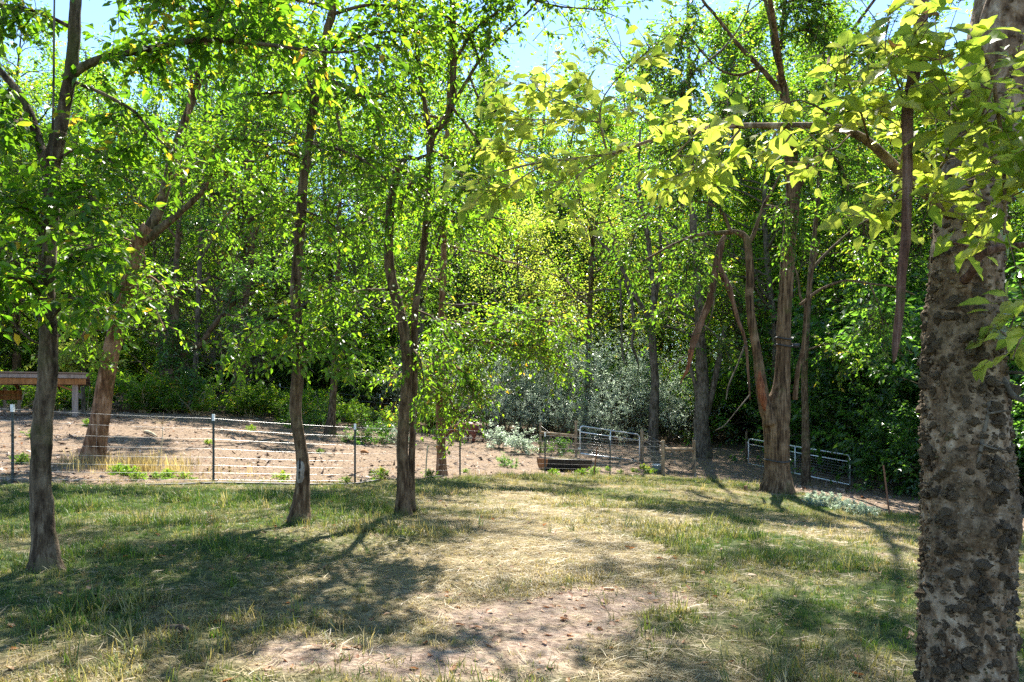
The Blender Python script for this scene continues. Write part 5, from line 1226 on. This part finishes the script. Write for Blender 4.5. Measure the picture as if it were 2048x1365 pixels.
# ------------------------------------------------------------------ cattle
def cow(label, x, y, rot, sc, head_low, group):
    root = thing('cow', label, 'cow', G(x, y), group); root.rotation_euler = (0, 0, rot); root.scale = (sc,) * 3
    J, E, R = [], [], []
    def add(p, r, par):
        J.append(p); R.append(r)
        if par is not None: E.append((par, len(J) - 1))
        return len(J) - 1
    hip = add((0, 0, .88), (.25, .27), None); rump = add((-.22, 0, .90), (.19, .21), hip)
    mid = add((.35, 0, .84), (.27, .31), hip); sh_ = add((.80, 0, .88), (.24, .30), mid)
    n1 = add((1.05, 0, .88 - .12 * head_low), (.16, .20), sh_); n2 = add((1.27, 0, .86 - .34 * head_low), (.125, .15), n1)
    h1 = add((1.42, 0, .84 - .46 * head_low), (.115, .125), n2); h2 = add((1.56, 0, .74 - .62 * head_low), (.08, .085), h1); add((1.66, 0, .67 - .70 * head_low), (.07, .06), h2)
    hooves = []
    for s_ in (-1, 1):
        f = add((.82, .15 * s_, .62), (.12, .13), sh_); k_ = add((.84, .15 * s_, .36), (.062, .062), f); c_ = add((.82, .15 * s_, .12), (.045, .045), k_); add((.83, .15 * s_, .03), (.055, .055), c_); hooves.append((.84, .15 * s_))
        f = add((-.02, .16 * s_, .62), (.14, .17), hip); k_ = add((-.16, .16 * s_, .40), (.07, .075), f); c_ = add((-.11, .16 * s_, .13), (.045, .05), k_); add((-.09, .16 * s_, .03), (.055, .055), c_); hooves.append((-.08, .16 * s_))
    me = bpy.data.meshes.new('body'); me.from_pydata(J, E, [])
    tmp = bpy.data.objects.new('tmp_body', me); COL.objects.link(tmp)
    md = tmp.modifiers.new('s', 'SKIN')
    for i, r in enumerate(R): me.skin_vertices[0].data[i].radius = r
    me.skin_vertices[0].data[0].use_root = True
    tmp.modifiers.new('u', 'SUBSURF').levels = 2
    dg = bpy.context.evaluated_depsgraph_get()
    bm_ = bpy.data.meshes.new_from_object(tmp.evaluated_get(dg)); bm_.name = 'body'
    bpy.data.objects.remove(tmp)
    bm_.materials.clear(); bm_.materials.append(M['hide'])
    for pl in bm_.polygons: pl.use_smooth = True
    part('body', bm_, root)
    part('tail', Geo().tube([(-.38, 0, .98), (-.47, 0, .85), (-.47, 0, .6), (-.46, .02, .42), (-.46, .02, .3)], [.035, .025, .02, .04, .012], 6, step=.05).mesh('tail', (M['hide_dark'],)), root)
    hx, hz = 1.36, .94 - .44 * head_low
    for s_ in (-1, 1):
        part('ear', Geo().tube([(hx, .09 * s_, hz), (hx - .03, .2 * s_, hz + .02), (hx - .05, .28 * s_, hz - .02)], [.02, .05, .008], 6).mesh('ear', (M['hide_dark'],)), root)
        part('eye', Geo().tube([(hx + .10, .085 * s_, hz - .07), (hx + .10, .108 * s_, hz - .07)], .016, 6).mesh('eye', (M['rubber'],)), root)
    part('muzzle', Geo().tube([(1.63, 0, .69 - .68 * head_low), (1.70, 0, .635 - .72 * head_low)], [.066, .05], 10).mesh('muzzle', (M['hide_dark'],)), root)
    for hx_, hy_ in hooves: part('hoof', Geo().tube([(hx_ - .01, hy_, .07), (hx_ + .005, hy_, 0.0)], [.052, .064], 8).mesh('hoof', (M['hide_dark'],)), root)
    return root
cow('dark red cow with a humped back lowering its head, behind the orange-brown trunk', P(943, 0, 30)[0], 30, math.pi - .25, .74, .75, 'cattle in the paddock')
cow('reddish brown cow with its rump beside the silvery bush, head hidden by the other cow', P(962, 0, 30.6)[0], 30.9, math.pi + .1, .66, .9, 'cattle in the paddock')

# ------------------------------------------------------------------ small things on the ground
q = gp(322, 13.6)
wd = thing('dead_weed', 'tall dead weed stalk with bare spreading twigs, by the leaning trunk', 'plant', q)
part('stalk', Geo().tube([P(316, 932, 13.6), P(320, 905, 13.6), P(325, 880, 13.6), P(325, 845, 13.6)], [.012, .01, .009, .006], 5, step=.04).mesh('stalk', (M['straw'],), q), wd)
for ex_, ey_ in ((298, 835), (310, 832), (327, 825), (340, 833), (354, 836), (303, 842)):
    part('twig', Geo().tube([P(325, 848, 13.6), P((325 + ex_) / 2, (848 + ey_) / 2 + 1, 13.5), P(ex_, ey_, 13.4)], [.006, .005, .003], 4).mesh('twig', (M['straw'],), q), wd)
q = gp(1491, 19.4)
tag(part('tree_stump', Geo().tube([(0, 0, -.05), (.01, 0, .06), (0, 0, .14)], [.055, .05, .047], 12, step=.03, amp=.1).mesh('tree_stump', (M['bark_red'],)), loc=q), 'small sawn stump in the grass left of the furrowed trunk', 'stump')
for (pa, da, pb, db, r, mt, lab) in ((722, 21.6, 737, 21.4, .05, 'timber', 'short orange broken log on the paddock dirt'), (288, 19.4, 314, 19.0, .035, 'straw', 'pale fallen stick lying on shaded paddock dirt'), (1380, 4.0, 1340, 4.05, .01, 'bark_dark', None), (330, 4.35, 385, 4.3, .018, 'bark_dark', 'dark fallen stick on the bare lawn at the bottom edge')):
    if not lab: continue
    a_, b_ = gp(pa, da), gp(pb, db)
    tag(part('fallen_stick', Geo().tube([a_ + (0, 0, r), (a_ + b_) / 2 + (0, .02, r * 1.6), b_ + (0, 0, r)], [r * .8, r, r * .5], 7, step=.05, amp=.2, freq=14).mesh('fallen_stick', (M[mt],), a_), loc=a_), lab, 'stick')
hp_ = [gp(px, d) + (0, 0, .018) for px, d in ((270, 12.0), (350, 12.35), (430, 12.75), (500, 13.1), (580, 13.5), (650, 14.1), (710, 14.75), (760, 15.3))]
tag(part('water_pipe', Geo().tube(np.array(hp_), .017, 8, step=.1, amp=.0).mesh('water_pipe', (M['rubber'],), hp_[0]), loc=hp_[0]), 'black water pipe lying on the ground along the foot of the wire fence', 'pipe')
hp_ = [B2 + (0, -.1, .5), B2 + (-.05, -.15, .3), B2 + (-.3, -.2, .1), B2 + (-.6, -.1, .04), B2 + (-.9, .0, .03)]
tag(part('hose', Geo().tube(np.array(hp_), .014, 6, step=.06).mesh('hose', (M['rubber'],), hp_[0]), loc=hp_[0]), 'thin dark hose hanging from the corner post', 'hose')
q = gp(268, 27.3)
tag(part('root_mound', Geo().tube([(-.5, 0, -.1), (-.3, 0, .08), (.1, 0, .14), (.45, 0, .05), (.6, 0, -.1)], [.15, .24, .26, .2, .1], 12, step=.06, amp=.5, freq=7).mesh('root_mound', (M['bark_dark'],)), loc=q), 'low dark mound of roots and soil below the leafy weeds', 'mound')

# ------------------------------------------------------------------ grass, straw and litter (nobody could count them)
def tuft(seed, nb, h, w, spread, mat, curl=.6):
    rng = np.random.default_rng(seed); g = Geo()
    for k in range(nb):
        az = rng.uniform(0, 6.28); r0 = spread * rng.uniform(0, 1) ** .6; hh = h * rng.uniform(.45, 1.25); ln = rng.uniform(.15, 1.0) * curl * hh
        ba = rng.uniform(0, 6.28)
        b0 = np.array((math.cos(az) * r0, math.sin(az) * r0, -.006)); dv = np.array((math.cos(ba), math.sin(ba), 0)); sv = np.array((-dv[1], dv[0], 0)) * w * rng.uniform(.6, 1.2)
        V = []
        for t_, kk in ((0, 1), (.4, .85), (.75, .55)):
            c = b0 + dv * ln * t_ * t_ + UPV * hh * (t_ - .25 * t_ * t_ * ln / hh); V += [c - sv * kk / 2, c + sv * kk / 2]
        V.append(b0 + dv * ln + UPV * hh * (1 - .25 * ln / hh))
        g.add(V, [(0, 1, 3, 2), (2, 3, 5, 4)], [(4, 5, 6)])
    return g.mesh('tuft', (mat,))
def grass_mat():
    m, nt, bs, out = newmat('grass_blade')
    dry = N(nt, 'ShaderNodeAttribute', attribute_type='INSTANCER', attribute_name='dry').outputs['Fac']
    oi = N(nt, 'ShaderNodeObjectInfo').outputs['Random']
    gr = ramp(nt, oi, [(0, (.022, .062, .008)), (.5, (.050, .110, .013)), (1, (.10, .155, .025))])
    st = ramp(nt, oi, [(0, (.15, .105, .045)), (.5, (.30, .23, .12)), (1, (.46, .38, .23))])
    c = mixc(nt, dry, gr, st)
    nt.links.new(c, bs.inputs['Base Color']); bs.inputs['Roughness'].default_value = .5; bs.inputs['Specular IOR Level'].default_value = .35
    tr_ = N(nt, 'ShaderNodeBsdfTranslucent'); nt.links.new(mixc(nt, 1.0, c, (1.5, 1.45, .8), 'MULTIPLY'), tr_.inputs[0])
    mx = N(nt, 'ShaderNodeMixShader'); mx.inputs[0].default_value = .42
    nt.links.new(bs.outputs[0], mx.inputs[1]); nt.links.new(tr_.outputs[0], mx.inputs[2]); nt.links.new(mx.outputs[0], out.inputs[0])
    return m
M['grass'] = grass_mat()

def scatter(name, pts, rot, scl, var, dry, srcs, label=None):
    cl = bpy.data.collections.new(name + '_kinds')
    for i, me in enumerate(srcs):
        o = bpy.data.objects.new('%s_kind_%02d' % (name, i), me); cl.objects.link(o)
    me = bpy.data.meshes.new(name)
    me.vertices.add(len(pts)); me.vertices.foreach_set('co', np.asarray(pts, np.float32).ravel())
    a_ = me.attributes.new('rot', 'FLOAT_VECTOR', 'POINT'); a_.data.foreach_set('vector', np.asarray(rot, np.float32).ravel())
    a_ = me.attributes.new('scl', 'FLOAT', 'POINT'); a_.data.foreach_set('value', np.asarray(scl, np.float32))
    a_ = me.attributes.new('dry', 'FLOAT', 'POINT'); a_.data.foreach_set('value', np.asarray(dry, np.float32))
    a_ = me.attributes.new('var', 'INT', 'POINT'); a_.data.foreach_set('value', np.asarray(var, np.int32))
    o = part(name, me, kind='stuff')
    if label: o['label'] = label
    ng = bpy.data.node_groups.new(name, 'GeometryNodeTree')
    ng.interface.new_socket('Geometry', in_out='INPUT', socket_type='NodeSocketGeometry')
    ng.interface.new_socket('Geometry', in_out='OUTPUT', socket_type='NodeSocketGeometry')
    gi, go = ng.nodes.new('NodeGroupInput'), ng.nodes.new('NodeGroupOutput')
    ip = ng.nodes.new('GeometryNodeInstanceOnPoints'); ci = ng.nodes.new('GeometryNodeCollectionInfo')
    ci.inputs['Collection'].default_value = cl; ci.inputs['Separate Children'].default_value = True; ci.inputs['Reset Children'].default_value = True
    def na(k, typ):
        n_ = ng.nodes.new('GeometryNodeInputNamedAttribute'); n_.data_type = typ; n_.inputs['Name'].default_value = k
        return next(s_ for s_ in n_.outputs if s_.enabled and s_.name == 'Attribute')
    ng.links.new(gi.outputs[0], ip.inputs['Points']); ng.links.new(ci.outputs[0], ip.inputs['Instance'])
    ip.inputs['Pick Instance'].default_value = True
    ng.links.new(na('var', 'INT'), ip.inputs['Instance Index']); ng.links.new(na('rot', 'FLOAT_VECTOR'), ip.inputs['Rotation']); ng.links.new(na('scl', 'FLOAT'), ip.inputs['Scale'])
    ng.links.new(ip.outputs[0], go.inputs[0])
    md = o.modifiers.new('scatter', 'NODES'); md.node_group = ng
    return o

gr = np.random.default_rng(99)
def field(n, y0, y1, pw=1.0):
    y = y0 + (y1 - y0) * gr.uniform(0, 1, n) ** pw
    x = gr.uniform(-1, 1, n) * (.74 * y + 1.6)
    return x, y
x, y = field(215000, 2.6, 25.5, 1.25)
w_ = .74 * y + 1.6
keep = gr.random(len(x)) < lawnness(x, y) * (1 - .93 * bareness(x, y)) * np.clip(w_ / 10, .25, 1) * (.38 + .62 * smooth(.38, .6, fbm(q3(x, y, 2.4), 61, 3)))
x, y = x[keep], y[keep]
dr = dryness(x, y); n_ = len(x)
drv = np.clip(dr + gr.normal(0, .22, n_), 0, 1)
drv = np.where(gr.random(n_) < .15, gr.uniform(0, 1, n_), drv)
patch = smooth(.5, .72, fbm(q3(x, y, 1.1), 67, 2))
isdry = gr.random(n_) < dr
var = np.where(isdry, gr.integers(6, 10, n_), gr.integers(0, 6, n_))
rot = np.stack([gr.normal(0, .12, n_), gr.normal(0, .12, n_), gr.uniform(0, 6.28, n_)], 1)
scl = gr.uniform(.5, 1.15, n_) * (.62 + .6 * patch) * np.interp(y, [3, 9, 22], [.72, .85, 1.05])
scatter('grass', np.stack([x, y, gz(x, y)], 1), rot, scl, var, drv,
        [tuft(300 + i, 12, .085, .0075, .06, M['grass'], 1.0) for i in range(5)] + [tuft(309, 9, .16, .008, .05, M['grass'], 1.0)] + [tuft(320 + i, 13, .05, .006, .09, M['grass'], 2.0) for i in range(4)], 'short mixed green and dry grass of the lawn')
x, y = field(1300, 2.6, 9.5, 1.2)
tall = smooth(.50, .66, fbm(q3(x, y, 1.5), 91, 3)) * (.25 + blob(x, y, -2.6, 4.4, 1.6, 1.4) + blob(x, y, 2.4, 4.6, 1.3, 1.8) + .6 * blob(x, y, 2.5, 8, 2, 2))
keep = gr.random(len(x)) < tall * (1 - bareness(x, y)) * .8
x, y = x[keep], y[keep]; cl_ = []
for (bx_, by_, br_) in ((-3.58, 5.7, .16), (-2.45, 8.5, .15), (-1.4, 9.55, .15), (7.2, 20, .5)):
    aa = gr.uniform(0, 6.28, 26); rr_ = br_ + gr.uniform(.0, .16, 26); cl_.append(np.stack([bx_ + np.cos(aa) * rr_, by_ + np.sin(aa) * rr_], 1))
cl_ = np.concatenate(cl_); x, y = np.concatenate([x, cl_[:, 0]]), np.concatenate([y, cl_[:, 1]])
n_ = len(x)
scatter('long_grass', np.stack([x, y, gz(x, y)], 1), np.stack([gr.normal(0, .15, n_), gr.normal(0, .15, n_), gr.uniform(0, 6.28, n_)], 1), gr.uniform(.4, .95, n_), gr.integers(0, 4, n_), np.clip(gr.normal(.15, .2, n_), 0, 1), [tuft(360 + i, 9, .17, .0075, .04, M['grass'], 1.1) for i in range(4)], 'longer green grass blades standing above the short lawn')
x, y = np.concatenate([gr.normal(-7.4, .8, 160), gr.uniform(-9.5, 4, 60)]), np.concatenate([gr.normal(14.6, .5, 160), np.zeros(60)])
y[160:] = yedge(x[160:]) + gr.uniform(.1, .5, 60)
n_ = len(x)
scatter('dry_grass', np.stack([x, y, gz(x, y)], 1), np.stack([0 * x, 0 * x, gr.uniform(0, 6.28, n_)], 1), gr.uniform(1.2, 2.8, n_) * np.where(np.arange(n_) < 160, 1, .5), gr.integers(0, 2, n_), np.ones(n_), [tuft(340 + i, 10, .13, .005, .08, M['grass'], .5) for i in range(2)], 'thin dry grass round the foot of the leaning trunk')
def litter_leaf(seed, mat):
    r = np.random.default_rng(seed); L = Leaves()
    me = BL[seed % 8].copy(); me.materials.clear(); me.materials.append(mat)
    co = np.array([v.co for v in me.vertices]); co[:, 2] += .35 * (co[:, 0] - .5) ** 2 + .5 * co[:, 1] ** 2 * r.uniform(.5, 1.5)
    me.vertices.foreach_set('co', co.astype(np.float32).ravel())
    return me
x, y = field(11000, 2.8, 22, 1.5)
keep = gr.random(len(x)) < np.clip(.18 + .9 * bareness(x, y) + .3 * (fbm(q3(x, y, .8), 81) - .4), .05, 1) * np.clip((.74 * y + 1.6) / 10, .3, 1)
x, y = x[keep], y[keep]; n_ = len(x)
scatter('leaf_litter', np.stack([x, y, gz(x, y) + .006], 1), np.stack([gr.normal(0, .35, n_), gr.normal(0, .35, n_), gr.uniform(0, 6.28, n_)], 1), gr.uniform(.03, .075, n_), gr.integers(0, 4, n_), 0 * x, [litter_leaf(i, M['leaf_brown']) for i in range(4)], 'fallen brown leaves scattered over the grass')
def straws(seed):
    r = np.random.default_rng(seed); g = Geo()
    for k in range(9):
        c = np.array((r.normal(0, .06), r.normal(0, .06), r.uniform(.002, .012))); az = r.uniform(0, 6.28); L_ = r.uniform(.02, .075); w2 = r.uniform(.0012, .0028)
        dv = np.array((math.cos(az), math.sin(az), r.normal(0, .12))); sv = np.array((-dv[1], dv[0], r.normal(0, .3))) * w2
        bend = np.array((r.normal(0, .2), r.normal(0, .2), .1)) * L_ * .3
        g.add([c - dv * L_ - sv, c - dv * L_ + sv, c + bend - sv, c + bend + sv, c + dv * L_ - sv * .5, c + dv * L_ + sv * .5], [(0, 1, 3, 2), (2, 3, 5, 4)])
    return g.mesh('straws', (M['grass'],))
x, y = field(52000, 2.6, 14, 1.25)
keep = gr.random(len(x)) < np.clip((.74 * y + 1.6) / 8, .3, 1) * np.clip(.05 + .75 * dryness(x, y), 0, 1) * (1 - .8 * bareness(x, y)) * lawnness(x, y) * (.25 + .75 * smooth(.35, .6, fbm(q3(x, y, 3.2), 97, 3)))
x, y = x[keep], y[keep]; n_ = len(x)
scatter('straw_litter', np.stack([x, y, gz(x, y)], 1), np.stack([0 * x, 0 * x, gr.uniform(0, 6.28, n_)], 1), gr.uniform(.7, 1.3, n_), gr.integers(0, 5, n_), np.clip(gr.normal(.95, .1, n_), 0, 1), [straws(400 + i) for i in range(5)], 'dead straw lying flat on the dry lawn')
def chip(seed):
    r = np.random.default_rng(seed); v = r.normal(0, 1, (6, 3)) * (1, .45, .22)
    return mesh('chip', v, None, [(0, 1, 2), (0, 2, 3), (0, 3, 4), (0, 4, 1), (5, 2, 1), (5, 3, 2), (5, 4, 3), (5, 1, 4)], False, None, (M['chip'],))
m, nt, bs, out = newmat('wood_chip'); oi = N(nt, 'ShaderNodeObjectInfo').outputs['Random']
nt.links.new(ramp(nt, oi, [(0, (.10, .06, .04)), (.4, (.17, .115, .08)), (.8, (.30, .23, .18)), (1, (.42, .34, .28))]), bs.inputs['Base Color']); bs.inputs['Roughness'].default_value = .9
M['chip'] = m
x, y = field(5200, 9.5, 32, 1.2)
keep = (y > yedge(x) + .1) & (y < ywood(x) + 1) & (gr.random(len(x)) < np.clip((.74 * y + 1.6) / 20, .3, 1) * smooth(.3, .65, fbm(q3(x, y, .7), 111, 3)))
x, y = x[keep], y[keep]; n_ = len(x)
scatter('paddock_litter', np.stack([x, y, gz(x, y) + .008], 1), np.stack([gr.normal(0, .4, n_), gr.normal(0, .4, n_), gr.uniform(0, 6.28, n_)], 1), gr.uniform(.04, .10, n_), gr.integers(0, 8, n_), 0 * x, [litter_leaf(i, M['leaf_brown']) for i in range(4)] + [chip(i + 20) for i in range(4)], 'dead leaves and clods lying on the paddock dirt')
x, y = field(52000, 9.5, 34, 1.3)
keep = (y > yedge(x) - .2) & (y < ywood(x) + 2) & (gr.random(len(x)) < np.clip((.74 * y + 1.6) / 20, .3, 1))
x, y = x[keep], y[keep]; n_ = len(x)
scatter('wood_chips', np.stack([x, y, gz(x, y) + .004], 1), np.stack([gr.normal(0, .3, n_), gr.normal(0, .3, n_), gr.uniform(0, 6.28, n_)], 1), gr.uniform(.012, .045, n_), gr.integers(0, 4, n_), 0 * x, [chip(i) for i in range(4)], 'trampled chips, dead leaves and twigs on the paddock dirt')
